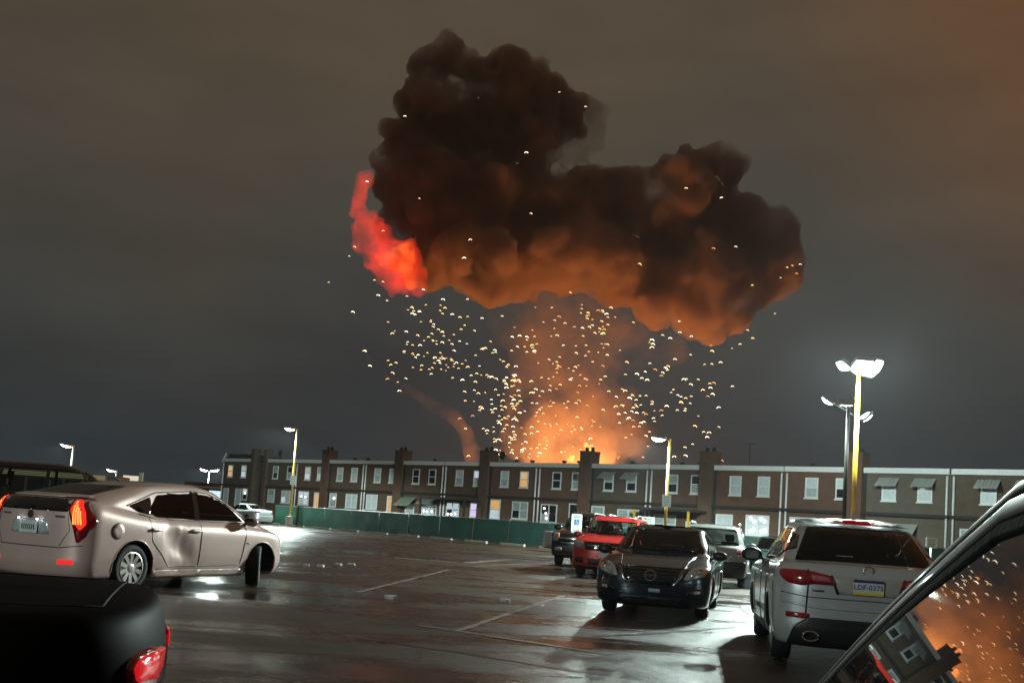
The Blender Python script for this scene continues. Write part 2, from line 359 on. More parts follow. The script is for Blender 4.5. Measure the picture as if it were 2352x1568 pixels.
        for sx in (-1, 1):
            xs = sx * (W - tw / 2 - sp.get('tuck', .055))
            for i, y in enumerate(s.wy):
                w_ = link('wheel', tyre, RUBBER, s.root, True); w_.location = (xs, y, s.wr)
                w_.rotation_euler = (0, 0, (0 if sx > 0 else math.pi) + (steer if i == 0 else 0))
                a = link('rim', rim_me, rim or ALLOY, w_); b2 = link('brake_disc', back, rimm, w_)
                wl = MB(); zt = s.wr; pr = []
                for k in range(15):
                    an = math.pi * (-.08 + 1.16 * k / 14); pr.append((y + (R_ - .006) * math.cos(an), zt + (R_ - .006) * math.sin(an)))
                x0, x1 = sx * (W * .45), sx * (W - .06)
                va = [wl.b.verts.new((x0, p[0], p[1])) for p in pr]; vb = []
                for p in pr:
                    hp, hn = s.hit('R' if sx > 0 else 'L', p[0], max(p[1], sp.get('gc', .2) + .01)); vb.append(wl.b.verts.new((hp.x - sx * .012, p[0], p[1])))
                for k in range(14): wl.b.faces.new((va[k], va[k + 1], vb[k + 1], vb[k]))
                wl.b.faces.new(va)
                wl.build('wheel_well', WELL, s.root)
                lp = []
                for k in range(22):
                    an = math.pi * (-.05 + 1.10 * k / 21); p = (y + R_ * math.cos(an), zt + R_ * math.sin(an))
                    if p[1] < sp.get('gc', .2) + .01: continue
                    hp, hn = s.hit('R' if sx > 0 else 'L', *p); lp.append(hp - Vector((sx * .004, 0, 0)))
                MB().tube(lp, .011, 6).build('wheel_arch', sp.get('archmat', s.paint), s.root, True)
        if interior:
            zc2 = sp['belt'] - .1
            MB().box(-W + .16, W - .16, sp['dy'] + .1, sp['cy'] - .05, .3, .42).build('cabin_floor', SEAT, s.root)
            MB().box(-W + .15, W - .15, sp['cy'] - .35, sp['cy'] + .02, .55, sp['belt'] - .02, .03).build('dashboard', SEAT, s.root)
            sm = MB().box(-.23, .23, -.3, .25, .38, .58, .05).box(-.22, .22, -.42, -.28, .5, sp['belt'] + .14, .05, Matrix.Translation((0, 0, 0))).box(-.12, .12, -.43, -.33, sp['belt'] + .16, sp['belt'] + .34, .04).mesh('seat')
            for sx in (-.38, .38):
                o = link('seat', sm, SEAT, s.root); o.location = (sx, sp.get('sy', .15), 0)
                o = link('seat', sm, SEAT, s.root); o.location = (sx, sp.get('sy', .15) - .9, .02)
            p = Vector((-.38, sp['cy'] - .42, sp['belt'] - .02))
            MB().tube([p + Vector((.18 * math.cos(a), .07 * math.sin(a), .17 * math.sin(a))) for a in [2 * math.pi * k / 16 for k in range(17)]], .016, 6).build('steering_wheel', SEAT, s.root, True)
        return body
    def mirror(s, y, z, x=None, mat=None, size=1.):
        W = s.sp['W'] / 2; x = x or W - .06
        for sx in (-1, 1):
            o = MB().ball((0, 0, 0), .1 * size, 2, (1.15, .62, .78)).tube([(-sx * .04, .02, -.03), (-sx * .16, .04, -.05)], .022, 6).build('mirror', mat or s.paint, s.root, True); o.location = (sx * (x + .12), y, z)
            g_ = MB().prism(rounded([(-.085, -.055), (.085, -.055), (.085, .055), (-.085, .055)], .03), -.066 * size, -.058 * size, 'Y').build('mirror_glass', CHROME, o)

# ------------------------------------------------------------------ ground
def asphalt():
    m = bpy.data.materials.new('wet asphalt'); m.use_nodes = True; t = m.node_tree; b = t.nodes['Principled BSDF']
    g = nd(t, 'ShaderNodeNewGeometry'); mp = nd(t, 'ShaderNodeMapping'); t.links.new(g.outputs['Position'], mp.inputs[0]); mp.inputs['Rotation'].default_value = (0, 0, R(-16)); mp.inputs['Scale'].default_value = (.55, 1.35, 1)
    big = nd(t, 'ShaderNodeTexNoise'); big.inputs['Scale'].default_value = .32; big.inputs['Detail'].default_value = 7; big.inputs['Roughness'].default_value = .62; t.links.new(mp.outputs[0], big.inputs['Vector'])
    fin = nd(t, 'ShaderNodeTexNoise'); fin.inputs['Scale'].default_value = 55; fin.inputs['Detail'].default_value = 4; t.links.new(g.outputs['Position'], fin.inputs['Vector'])
    mid = nd(t, 'ShaderNodeTexNoise'); mid.inputs['Scale'].default_value = 2.3; mid.inputs['Detail'].default_value = 6; t.links.new(g.outputs['Position'], mid.inputs['Vector'])
    cr = nd(t, 'ShaderNodeValToRGB'); e = cr.color_ramp.elements; e[0].position = .3; e[0].color = (.022, .012, .007, 1); e[1].position = .72; e[1].color = (.064, .037, .022, 1); t.links.new(mid.outputs[0], cr.inputs[0])
    wp = nd(t, 'ShaderNodeMix', data_type='RGBA'); wp.blend_type = 'ADD'; wp.inputs[0].default_value = .5; t.links.new(g.outputs['Position'], wp.inputs[6]); t.links.new(mid.outputs['Color'], wp.inputs[7])
    vo = nd(t, 'ShaderNodeTexVoronoi', feature='DISTANCE_TO_EDGE'); vo.inputs['Scale'].default_value = .42; t.links.new(wp.outputs[2], vo.inputs['Vector'])
    ck = nd(t, 'ShaderNodeMapRange'); ck.inputs[1].default_value = .0; ck.inputs[2].default_value = .012; ck.inputs[3].default_value = .75; ck.inputs[4].default_value = 0; t.links.new(vo.outputs['Distance'], ck.inputs[0])
    st = nd(t, 'ShaderNodeTexNoise'); st.inputs['Scale'].default_value = .55; st.inputs['Detail'].default_value = 5; t.links.new(g.outputs['Position'], st.inputs['Vector'])
    sr = nd(t, 'ShaderNodeMapRange'); sr.inputs[1].default_value = .45; sr.inputs[2].default_value = .62; sr.inputs[3].default_value = 0; sr.inputs[4].default_value = .55; t.links.new(st.outputs[0], sr.inputs[0])
    m1 = nd(t, 'ShaderNodeMix', data_type='RGBA'); t.links.new(sr.outputs[0], m1.inputs[0]); t.links.new(cr.outputs[0], m1.inputs[6]); m1.inputs[7].default_value = (.020, .014, .010, 1)
    m2 = nd(t, 'ShaderNodeMix', data_type='RGBA'); t.links.new(ck.outputs[0], m2.inputs[0]); t.links.new(m1.outputs[2], m2.inputs[6]); m2.inputs[7].default_value = (.006, .005, .004, 1)
    t.links.new(m2.outputs[2], b.inputs['Base Color'])
    wet = nd(t, 'ShaderNodeMapRange'); wet.interpolation_type = 'SMOOTHSTEP'; wet.inputs[1].default_value = .37; wet.inputs[2].default_value = .56; wet.inputs[3].default_value = .10; wet.inputs[4].default_value = .44; t.links.new(big.outputs[0], wet.inputs[0]); t.links.new(wet.outputs[0], b.inputs['Roughness'])
    bs = nd(t, 'ShaderNodeMapRange'); bs.interpolation_type = 'SMOOTHSTEP'; bs.inputs[1].default_value = .37; bs.inputs[2].default_value = .50; bs.inputs[3].default_value = .15; bs.inputs[4].default_value = .9; t.links.new(big.outputs[0], bs.inputs[0])
    ad = nd(t, 'ShaderNodeMath', operation='MULTIPLY_ADD'); t.links.new(mid.outputs[0], ad.inputs[0]); ad.inputs[1].default_value = 1.6; t.links.new(fin.outputs[0], ad.inputs[2])
    bp = nd(t, 'ShaderNodeBump'); bp.inputs['Distance'].default_value = .012; t.links.new(bs.outputs[0], bp.inputs['Strength']); t.links.new(ad.outputs[0], bp.inputs['Height']); t.links.new(bp.outputs[0], b.inputs['Normal'])
    b.inputs['Specular IOR Level'].default_value = .42
    return m
b = bmesh.new(); v = [b.verts.new(p) for p in ((-1500, -400, 0), (1500, -400, 0), (1500, 2500, 0), (-1500, 2500, 0))]; b.faces.new(v)
me = bpy.data.meshes.new('parking_lot'); b.to_mesh(me); b.free(); lot = tag(link('parking_lot', me, asphalt()), kind='structure')
LINE_GLINT = pmat('worn line and puddle glint paint', (.22, .18, .16), .35, var=.75, scale=3.5)
def line(p0, p1, wd=.10, z=.004):
    a, c = at_z(*p0), at_z(*p1); d = (c - a); n = int(d.length / .12) + 1; u = d.normalized(); q = Vector((-u.y, u.x, 0)); rnd = random.Random(int(p0[0])); mb = MB()
    for side in (1,):
        L_ = [mb.b.verts.new(a + d * (k / n) + q * (wd / 2 + rnd.uniform(-.02, .012)) + Vector((0, 0, z))) for k in range(n + 1)]; R2 = [mb.b.verts.new(a + d * (k / n) - q * (wd / 2 + rnd.uniform(-.02, .012)) + Vector((0, 0, z))) for k in range(n + 1)]
        for k in range(n):
            if rnd.random() < .93: mb.b.faces.new((L_[k], R2[k], R2[k + 1], L_[k + 1]))
    bmesh.ops.delete(mb.b, geom=[x for x in mb.b.verts if not x.link_faces], context='VERTS')
    mb.build('line_and_puddle_glint', LINE_GLINT, lot)
line((1048, 1449), (1290, 1368)); line((962, 1436), (1048, 1447), z=.005); line((1052, 1449), (1400, 1503), z=.006)
line((820, 1360), (1030, 1308)); line((905, 1280), (1052, 1291), .3); line((1072, 1292), (1180, 1284), .3); line((1090, 1300), (1290, 1290), .12); line((1700, 1395), (1760, 1440), .1)  # the two widest strips imitate bright puddle reflections
TAR = pmat('tar seam', (.010, .009, .008), .3, var=.5, scale=8)
def seam_line(pts, wd):
    P_ = [at_z(*p) for p in pts]; mb = MB(); rnd = random.Random(len(pts)); L_ = []
    for a, c in zip(P_, P_[1:]):
        n = max(2, int((c - a).length / .25)); u = (c - a).normalized(); q = Vector((-u.y, u.x, 0))
        for k in range(n): j_ = rnd.uniform(-.03, .03); L_.append((a + (c - a) * (k / n) + q * (wd * rnd.uniform(.3, .7) + j_), a + (c - a) * (k / n) - q * (wd * rnd.uniform(.3, .7) - j_)))
    vs_ = [(mb.b.verts.new(x + Vector((0, 0, .003))), mb.b.verts.new(y + Vector((0, 0, .003)))) for x, y in L_]
    for r1, r2 in zip(vs_, vs_[1:]): mb.b.faces.new((r1[0], r1[1], r2[1], r2[0]))
    mb.build('tar_seam', TAR, lot)
seam_line([(640, 1268), (900, 1285), (1160, 1320), (1385, 1352)], .10); seam_line([(800, 1462), (1000, 1490), (1250, 1530), (1500, 1566)], .05); seam_line([(660, 1330), (900, 1338), (1130, 1345)], .05); seam_line([(1690, 1440), (1500, 1455), (1330, 1462)], .06)

# ------------------------------------------------------------------ lamp posts: each lamp carries its own light
COOL = (.80, 1.0, .93)
HEADG = emat('lamp lens lit', (.86, 1.0, .95), 60); POLEY = pmat('yellow pole paint', (.62, .40, .06), .5, bump=.1); CONC = pmat('concrete', (.30, .28, .24), .8, bump=.3); DIM = pmat('lamp housing', (.42, .46, .47), .5, .3)
def lamp_head(root, p, az, tilt, size, power, lit=True, spot=None, arm=None):
    """shoebox flood lamp: housing, lens facing down/outward, with its light source just under the lens"""
    M = Matrix.Translation(p) @ Matrix.Rotation(-az, 4, 'Z') @ Matrix.Rotation(tilt, 4, 'X')
    a, l, h = size
    hd = MB().prism([(-a / 2, -l * .1), (a / 2, -l * .1), (a * .42, l), (-a * .42, l)], 0, h, 'Z').mesh('lamp_head'); hd.transform(M); hd = link('lamp_head', hd, DIM, root)
    ln = MB().prism(rounded([(-a * .44, 0), (a * .44, 0), (a * .36, l * .94), (-a * .36, l * .94)], a * .2), -.03, -.002, 'Z').ball((0, l * .48, -.02), .5, 3, (a * .80, l * .84, h * 1.9)).mesh('lens'); ln.transform(M); link('lens', ln, HEADG if lit else pmat('dark lens', (.5, .55, .56), .2), hd)
    if arm:
        MB().tube([arm, M @ Vector((0, -.05, h * .4))], .035, 8).build('arm', DIM, root)
    if lit and power:
        d = bpy.data.lights.new('lamp_light', 'SPOT'); d.energy = power; d.color = COOL; d.spot_size = R(178); d.spot_blend = .2; d.shadow_soft_size = .16
        o = bpy.data.objects.new('lamp_light', d); o.parent = root; C.objects.link(o); o.matrix_local = M @ Matrix.Translation((0, l * 1.0, -h * 1.6)) @ Matrix.Rotation(R(8), 4, 'X')
def lamp_post(base, h, az, power, label, r=.085, headsize=(.42, .72, .14), two=False, pole=POLEY, low_sign=None, conc=.7, tilt=R(6)):
    root = empty('lamp_post', base, 0, label=label, cat='lamp post', group='parking lot lamp posts')
    MB().lathe([(0, .30), (conc, .29), (conc + .02, .2)], 'Z', 20).build('concrete_base', CONC, root, False)
    MB().tube([(0, 0, conc), (0, 0, h * .5), (0, 0, h)], [r, r * .92, r * .8], 12).build('pole', pole, root, True)
    for a_ in ([az, az + math.pi] if two else [az]):
        d = Vector((math.sin(a_), math.cos(a_), 0)); lamp_head(root, Vector((0, 0, h - .06)) + d * .28, a_, tilt, headsize, power, arm=Vector((0, 0, h - .1)))
    return root
LP = at_depth(664, 1206, 78); LP.z = 0
lp1 = lamp_post(LP, 7.35, R(-80), 12000, 'yellow lamp post standing at the left end of the green fence')
P2 = at_depth(1527, 1225, 54); P2.z = 0
lp2 = lamp_post(P2, 6.30, R(-75), 17000, 'yellow lamp post rising behind the black sedan, one lit head')
P3 = at_depth(1957, 1250, 31); P3.z = 0
tp = empty('flood_lamp_post', P3, 0, label='tall yellow post with three glaring flood lamps above the crossover', cat='lamp post', group='parking lot lamp posts')
MB().lathe([(0, .30), (.75, .29), (.77, .2)], 'Z', 20).build('concrete_base', CONC, tp)
MB().tube([(0, 0, .75), (0, 0, 4), (0, 0, 6.65)], [.075, .07, .062], 12).build('pole', YELLOW, tp, True)
T = Vector((0, 0, 6.55))
lamp_head(tp, T + Vector((0, -.10, .12)), R(180), R(24), (.62, .5, .13), 8500, arm=T)
lamp_head(tp, T + Vector((.26, -.12, -.05)), R(140), R(48), (.50, .60, .12), 7000, arm=T)
lamp_head(tp, T + Vector((-.34, .02, .12)), R(250), R(30), (.36, .40, .12), 9000, arm=T + Vector((0, 0, -.05)))
P4 = at_depth(1936, 1250, 52); P4.z = 0
tq = empty('flood_lamp_post', P4, 0, label='grey post with three flood lamps turned away, behind the tall yellow one', cat='lamp post', group='parking lot lamp posts')
MB().lathe([(0, .30), (.75, .29), (.77, .2)], 'Z', 20).build('concrete_base', CONC, tq); MB().tube([(0, 0, .75), (0, 0, 8.4)], [.11, .09], 12).build('pole', pmat('grey pole', (.05, .045, .04), .7), tq, True)
T = Vector((0, 0, 8.4))
for dx, dz_, az, tl, sz in ((-.10, .05, R(5), R(28), (.85, .5, .12)), (.72, -.70, R(65), R(35), (.5, .7, .12)), (-.85, .05, R(-60), R(35), (.5, .6, .12))): lamp_head(tq, T + Vector((dx, 0, dz_)), az, tl, sz, 2400, arm=T + Vector((0, 0, -.3)))
for px, py, Y, hh, two, lab, az in ((158, 1131, 118, 6.7, False, 'white lamp post far off above the dark tall vehicle', R(-85)), (474, 1153, 170, 6.6, True, 'distant lamp post with two lit heads over the hatchback roof', R(90)), (262, 1139, 150, 5.0, False, 'far lamp glowing low between the tall vehicle and the hatchback', R(-80))):
    q = at_depth(px, py, Y); q.z = 0; lamp_post(q, hh, az, 8000, lab, r=.12, headsize=(.9, 1.3, .2), two=two, pole=pmat('white pole', (.6, .62, .6), .5), tilt=R(12))
# unseen post added behind the camera to throw cool light on the car rears
lamp_post((-17, -7, 0), 7.0, R(60), 6000, 'added unseen lamp post behind the camera on the left', headsize=(.5, .8, .14))

# ------------------------------------------------------------------ signs
SIGN = pmat('sign white', (.72, .78, .76), .35, emit=None); GRN = pmat('sign green ink', (.05, .30, .22), .5); BLUE = pmat('sign blue', (.03, .16, .62), .4)
def sign(base, z0, z1, w, label, post=None, lines=4, rz=0, name='parking_sign', kind='text', postr=.03, posth=None):
    root = empty(name, base, rz, label=label, cat='sign', group='white parking signs' if kind == 'text' else None)
    pl = MB().prism(rounded([(-w / 2, z0), (w / 2, z0), (w / 2, z1), (-w / 2, z1)], .04), -.05, -.045, 'Y').build('panel', SIGN, root)
    if post is not None: MB().tube([(0, 0, 0), (0, 0, posth or z1 - .03)], postr, 8).build('post', post, root, True)
    if kind == 'text':
        for k in range(lines):
            z = z1 - (z1 - z0) * (.22 + .6 * k / max(1, lines - 1)); MB().box(-w * .33, w * (.33 - .08 * (k % 2)), -.053, -.051, z - .012, z + .012).build('faded_text_line', GRN, pl)
    return root, pl
s1 = at_depth(1318, 1300, 34.9); s1.z = 0
hs, pl = sign(s1, 1.12, 1.78, .36, 'tall white disabled parking sign on a yellow bollard by the red car', post=STEEL, name='disabled_parking_sign', kind='x', rz=R(4))
MB().tube([(0, 0, 0), (0, 0, .82)], .085, 14).build('bollard', YELLOW, hs, True)
MB().box(-.085, .085, -.055, -.051, 1.41, 1.60).build('blue_square', BLUE, pl)
sy = MB().ball((-.01, -.058, 1.572), .016, 1, (1, .2, 1)).tube([(-.013, -.058, 1.55), (-.010, -.058, 1.50), (.030, -.058, 1.495), (.047, -.058, 1.448)], .008, 6)
sy.tube([(-.005 + .036 * math.cos(a), -.058, 1.478 + .036 * math.sin(a)) for a in [R(100) + R(230) * k / 12 for k in range(13)]], .006, 6).build('wheelchair_symbol', WHITE, pl)
lettering('RESERVED\nPARKING', .055, Matrix.Translation((0, -.053, 1.69)) @ Matrix.Rotation(R(90), 4, 'X'), GRN, pl)
for k in range(4): MB().box(-.11, .11 - .03 * (k % 2), -.053, -.051, 1.345 - .05 * k, 1.362 - .05 * k).build('faded_text_line', pmat('faded grey ink', (.35, .42, .40), .5), pl)
q = P2.copy(); sign(q + Vector((-.02, -.1, 0)), 2.70, 3.34, .46, 'white notice on the yellow lamp post behind the black sedan')
q = LP.copy(); sign(q + Vector((.05, -.12, 0)), 3.1, 3.82, .42, 'white notice halfway up the lamp post at the fence end')
for px, py, Y, z0, z1, w_, lab in ((1487, 1220, 40, 1.50, 1.92, .50, 'small white sign peeping over the black sedan roof'), (1828, 1240, 38, 1.35, 2.15, .46, 'white sign on a post left of the crossover roof'), (2138, 1265, 30, 1.42, 1.72, .34, 'small bright sign right of the crossover roof')):
    q = at_depth(px, py, Y); q.z = 0; sign(q, z0, z1, w_, lab, post=STEEL)

# ------------------------------------------------------------------ row of houses
U = Vector((8.163, -7.36, 0)).normalized(); RZ = math.atan2(U.y, U.x); H0 = Vector((-22.1, 106.7, 0)); BAY = 11.0
BR = [pmat('brown brick', (.110, .064, .041), .9, var=.35, scale=2.2, bump=.4), pmat('red brown brick', (.128, .066, .042), .9, var=.35, scale=2.2, bump=.4), pmat('grey brown brick', (.100, .070, .048), .9, var=.35, scale=2.2, bump=.4), pmat('tan stucco', (.115, .092, .070), .9, var=.3, scale=1.6, bump=.3)]
TRIM = pmat('white trim', (.74, .76, .76), .6); FRAME = pmat('window white', (.78, .81, .82), .5); ROOF = pmat('tar roof', (.03, .03, .03), .9); LEDGE = pmat('dark shingle ledge', (.03, .025, .02), .9)
G = dict(dark=pmat('dark pane', (.012, .014, .015), .06, 0, 1.), blind=pmat('blind pane', (.62, .70, .72), .3, 0, .6, var=.3, scale=5), half=pmat('curtain pane', (.42, .49, .50), .25, 0, .6, var=.5, scale=4),
    warm=emat('lit warm pane', (1, .68, .36), .75), cool=emat('lit cool pane', (.75, .92, 1), .75), green=emat('lit greenish pane', (.75, .95, .80), .5), violet=emat('television pane', (.78, .66, 1), 1.1), orange=emat('lit orange pane', (1, .55, .2), .8))
LAMP_GLINT = emat('window lamp and painted glint', (1, 1, .95), 9.)  # glowing dots: indoor lamps, and lamp reflections painted on the panes
def window(par, x, z0, w_, h, top, bot, split=False, rail=True, yb=-.0, kind='window'):
    f = MB(); t_ = .085; d0, d1 = yb - .07, yb
    f.box(x - w_ / 2, x - w_ / 2 + t_, d0, d1, z0, z0 + h); f.box(x + w_ / 2 - t_, x + w_ / 2, d0, d1, z0, z0 + h); f.box(x - w_ / 2 + t_, x + w_ / 2 - t_, d0, d1, z0 + h - t_, z0 + h); f.box(x - w_ / 2 + t_, x + w_ / 2 - t_, d0, d1, z0, z0 + t_)
    if rail: f.box(x - w_ / 2 + t_, x + w_ / 2 - t_, d0 + .01, d1, z0 + h / 2 - .035, z0 + h / 2 + .035)
    if split: f.box(x - .05, x + .05, d0 + .004, d1, z0 + t_, z0 + h - t_)
    fo = f.build(kind, FRAME, par)
    MB().box(x - w_ / 2 - .06, x + w_ / 2 + .06, d0 - .05, d0 + .02, z0 - .09, z0 - .004).build('sill', TRIM, fo)
    xs = [(x - w_ / 2 + t_, x - .05), (x + .05, x + w_ / 2 - t_)] if split else [(x - w_ / 2 + t_, x + w_ / 2 - t_)]
    for i, (a, c) in enumerate(xs):
        MB().box(a, c, d1 - .035, d1 - .025, z0 + h / 2 + .035, z0 + h - t_).build('pane', G[top], fo); MB().box(a, c, d1 - .035, d1 - .025, z0 + t_, z0 + h / 2 - .035).build('pane', G[bot if not split or i == 0 else top], fo)
    return fo
def lamps_and_glints(fo, pts, r=.09):
    for x, z in pts: MB().ball((x, -.10, z), r, 1, (1, .5, 1.2)).build('lamp_glint', LAMP_GLINT, fo)
def awning(par, x, z, w_, d=.75, h=.55, mat=None):
    m = mat or pmat('aluminium awning', (.34, .36, .37), .55, .2); o = None; n = 6
    for k in range(n):
        a = x - w_ / 2 + w_ * k / n; c = x - w_ / 2 + w_ * (k + 1) / n - .015; s_ = MB(); zz = .012 * (k % 2)
        vs_ = [s_.b.verts.new(p) for p in ((a, -.02, z + zz), (c, -.02, z + zz), (c, -d, z - h + zz), (a, -d, z - h + zz), (a, -.02, z - .03 + zz), (c, -.02, z - .03 + zz), (c, -d, z - h - .03 + zz), (a, -d, z - h - .03 + zz))]
        for q in ((0, 1, 2, 3), (7, 6, 5, 4), (0, 4, 5, 1), (1, 5, 6, 2), (2, 6, 7, 3), (3, 7, 4, 0)): s_.b.faces.new([vs_[i] for i in q])
        if o is None: o = s_.build('awning', m, par)
        else: s_.build('awning_slat', m, o)
ZU, HU = 4.32, 1.36
def house(t0, t1, br, up, low, label, chim=None, spouts=(), z_roof=6.40, extras=None):
    w_ = (t1 - t0) * BAY; o = H0 + U * (t0 * BAY); root = empty('row_house', o, RZ, label=label, cat='house', group='brick row houses along the back of the lot')
    MB().box(.0, w_ - .004, 0, 9, -.3, z_roof - .34).build('wall', BR[br], root)
    c = MB().box(.06, w_ - .06, -.16, .3, z_roof - .34, z_roof).build('fascia', TRIM, root); MB().box(.0, w_ - .004, .302, 9, z_roof - .338, z_roof - .05).build('flat_roof', ROOF, root)
    MB().box(.04, w_ - .04, -.22, -.002, 3.36, 3.56).build('floor_ledge', LEDGE, root)
    for x in spouts: MB().tube([(x, -.10, z_roof - .45), (x, -.10, .2)], .07, 8).build('downspout', TRIM, root, True)
    for x, top, bot, aw in up:
        fo = window(root, x, ZU, .92, HU, top, bot)
        if aw: awning(root, x, ZU + HU + .1, 1.35, mat=aw if aw is not True else None)
    for q in low: q(root)
    if chim is not None:
        ch = MB().box(chim - .55, chim + .55, -.24, .9, -.3, z_roof + .85).box(chim - .58, chim + .58, -.27, .93, z_roof + .85, z_roof + 1.0).build('chimney', BR[br], root)
        for dx in (-.28, .28): MB().tube([(chim + dx, .3, z_roof + 1.0), (chim + dx, .3, z_roof + 1.32)], [.16, .13], 10).build('chimney_pot', LEDGE, ch, True)
        MB().box(chim + .56, chim + .80, -.03, -.004, .2, z_roof - .35).build('dark_strip', LEDGE, root)  # dark strip down the wall beside the chimney
    if extras: extras(root, w_)
    return root
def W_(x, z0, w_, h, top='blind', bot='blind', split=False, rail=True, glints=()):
    def f(root): lamps_and_glints(window(root, x, z0, w_, h, top, bot, split, rail), glints)
    return f
def DOOR(x, w_=1.0, pane='half', z1=3.1):
    def f(root):
        d = MB().box(x - w_ / 2, x - w_ / 2 + .1, -.07, -.0, .4, z1).box(x + w_ / 2 - .1, x + w_ / 2, -.07, 0, .4, z1).box(x - w_ / 2 + .1, x + w_ / 2 - .1, -.07, 0, z1 - .1, z1).box(x - w_ / 2 + .1, x + w_ / 2 - .1, -.06, 0, .4, 1.0).build('door', FRAME, root)
        MB().box(x - w_ / 2 + .1, x + w_ / 2 - .1, -.04, -.03, 1.0, z1 - .1).build('pane', G[pane], d)
        MB().ball((x + w_ / 2 - .2, -.10, 1.25), .05, 1).build('door_handle', STEEL, d)
    return f
def AWN(x, z, w_, **k): return lambda root: awning(root, x, z, w_, **k)
def PORCH(x0, x1, z=3.0, d=2.4, post=None, mat=None):
    def f(root):
        MB().box(x0, x1, -d, -.23, z, z + .16).build('porch_roof', mat or LEDGE, root)
        for x in (x0 + .15, x1 - .15): MB().box(x - .07, x + .07, -d + .08, -d + .22, -.3, z).build('porch_post', post or YELLOW, root)
    return f
def dish(x, z=6.4):
    def f(root, w_):
        MB().tube([(x, 1.2, z - .1), (x, 1.2, z + .5)], .03, 6).ball((x, 1.0, z + .7), .36, 2, (1, .3, 1)).build('satellite_dish', LEDGE, root, True)
    return f
def vent(*xs):
    def f(root, w_):
        for x in xs: MB().lathe([(5.9, .12), (6.62, .12), (6.64, .22), (6.78, .2)], 'Z', 10, (x, 2.0, 0)).build('roof_vent', LEDGE, root)
    return f
hw = BAY / 2
def ux(a, c): return [(a * BAY, c * BAY)]
def UP(l): return [(f_ * BAY, t_, b2, a_) for f_, t_, b2, a_ in l]
HL = []
def gable(root, w_):
    MB().prism([(-.3, 5.98), (4.6, 5.98), (4.0, 6.95), (.4, 6.95)], .35, 5, 'Y').build('pitched_roof', ROOF, root); MB().tube([(-.25, -.1, 6.0), (.5, -.1, 7.0)], .09, 6).build('barge_board', TRIM, root)
    MB().box(w_ + .02, w_ + .55, -.3, .5, -.3, 7.5).build('end_stack', BR[2], root)
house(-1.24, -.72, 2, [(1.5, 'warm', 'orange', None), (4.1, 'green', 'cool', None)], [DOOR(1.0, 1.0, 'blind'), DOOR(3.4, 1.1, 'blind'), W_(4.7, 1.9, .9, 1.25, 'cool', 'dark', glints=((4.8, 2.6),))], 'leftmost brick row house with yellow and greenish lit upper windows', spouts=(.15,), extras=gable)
house(-.46, -.004, 2, [(1.45, 'half', 'dark', None), (4.0, 'dark', 'half', None)], [W_(1.0, 1.85, 1.2, 1.35, 'half', 'blind'), W_(3.6, 1.8, 1.5, 1.35, 'blind', 'cool', True)], 'dark brick row house behind the left lamp post', spouts=(4.85,), extras=lambda r_, w_: (MB().box(-.6, -.02, -.3, .5, -.3, 7.4).build('end_stack', BR[2], r_), dish(.6)(r_, w_)))
spl, spr = (.20,), (hw - .2,)
def pair(bay, brs, upl, lowl, labl, upr, lowr, labr, exl=None, exr=None):
    house(bay, bay + .5 - .0004, brs[0], [(f_ * BAY, a, c, d) for f_, a, c, d in upl], lowl, labl, chim=hw - .56, spouts=spl, extras=exl)
    house(bay + .5, bay + 1 - .0004, brs[1], [((f_ - .5) * BAY, a, c, d) for f_, a, c, d in upr], lowr, labr, spouts=spr, extras=exr)
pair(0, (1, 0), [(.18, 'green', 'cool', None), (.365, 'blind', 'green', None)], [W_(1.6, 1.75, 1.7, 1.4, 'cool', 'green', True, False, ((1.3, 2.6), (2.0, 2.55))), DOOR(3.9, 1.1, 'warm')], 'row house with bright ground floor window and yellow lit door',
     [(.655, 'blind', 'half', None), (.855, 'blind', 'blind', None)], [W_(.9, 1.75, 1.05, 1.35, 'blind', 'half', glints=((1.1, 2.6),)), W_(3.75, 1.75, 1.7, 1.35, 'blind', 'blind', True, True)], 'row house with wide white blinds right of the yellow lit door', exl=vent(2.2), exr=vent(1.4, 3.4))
pair(1, (0, 0), [(.17, 'blind', 'half', None), (.365, 'blind', 'blind', None)], [W_(1.3, 1.75, 1.6, 1.4, 'blind', 'blind', True, True), DOOR(4.1, 1.15, 'warm')], 'row house with a lamp-lit ground floor door left of two awnings',
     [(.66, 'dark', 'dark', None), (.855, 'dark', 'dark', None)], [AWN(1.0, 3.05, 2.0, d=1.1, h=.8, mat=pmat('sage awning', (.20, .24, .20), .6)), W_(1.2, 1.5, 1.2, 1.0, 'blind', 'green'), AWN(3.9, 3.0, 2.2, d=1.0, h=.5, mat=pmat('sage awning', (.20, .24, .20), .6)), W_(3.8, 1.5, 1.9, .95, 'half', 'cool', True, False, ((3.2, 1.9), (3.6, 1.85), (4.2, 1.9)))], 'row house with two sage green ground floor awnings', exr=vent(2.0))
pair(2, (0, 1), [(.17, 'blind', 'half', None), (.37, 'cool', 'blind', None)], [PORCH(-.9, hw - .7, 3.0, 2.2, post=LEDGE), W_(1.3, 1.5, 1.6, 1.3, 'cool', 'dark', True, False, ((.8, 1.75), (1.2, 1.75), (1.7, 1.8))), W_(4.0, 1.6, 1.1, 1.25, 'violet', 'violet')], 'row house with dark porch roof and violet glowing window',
     [(.66, 'blind', 'half', None), (.86, 'warm', 'orange', None)], [W_(.9, 1.5, 1.15, 1.75, 'orange', 'cool'), W_(3.7, 1.7, 1.75, 1.45, 'half', 'dark', True, True)], 'row house with orange lit upper window below the fire', exl=dish(5.9), exr=vent(1.2, 3.0))
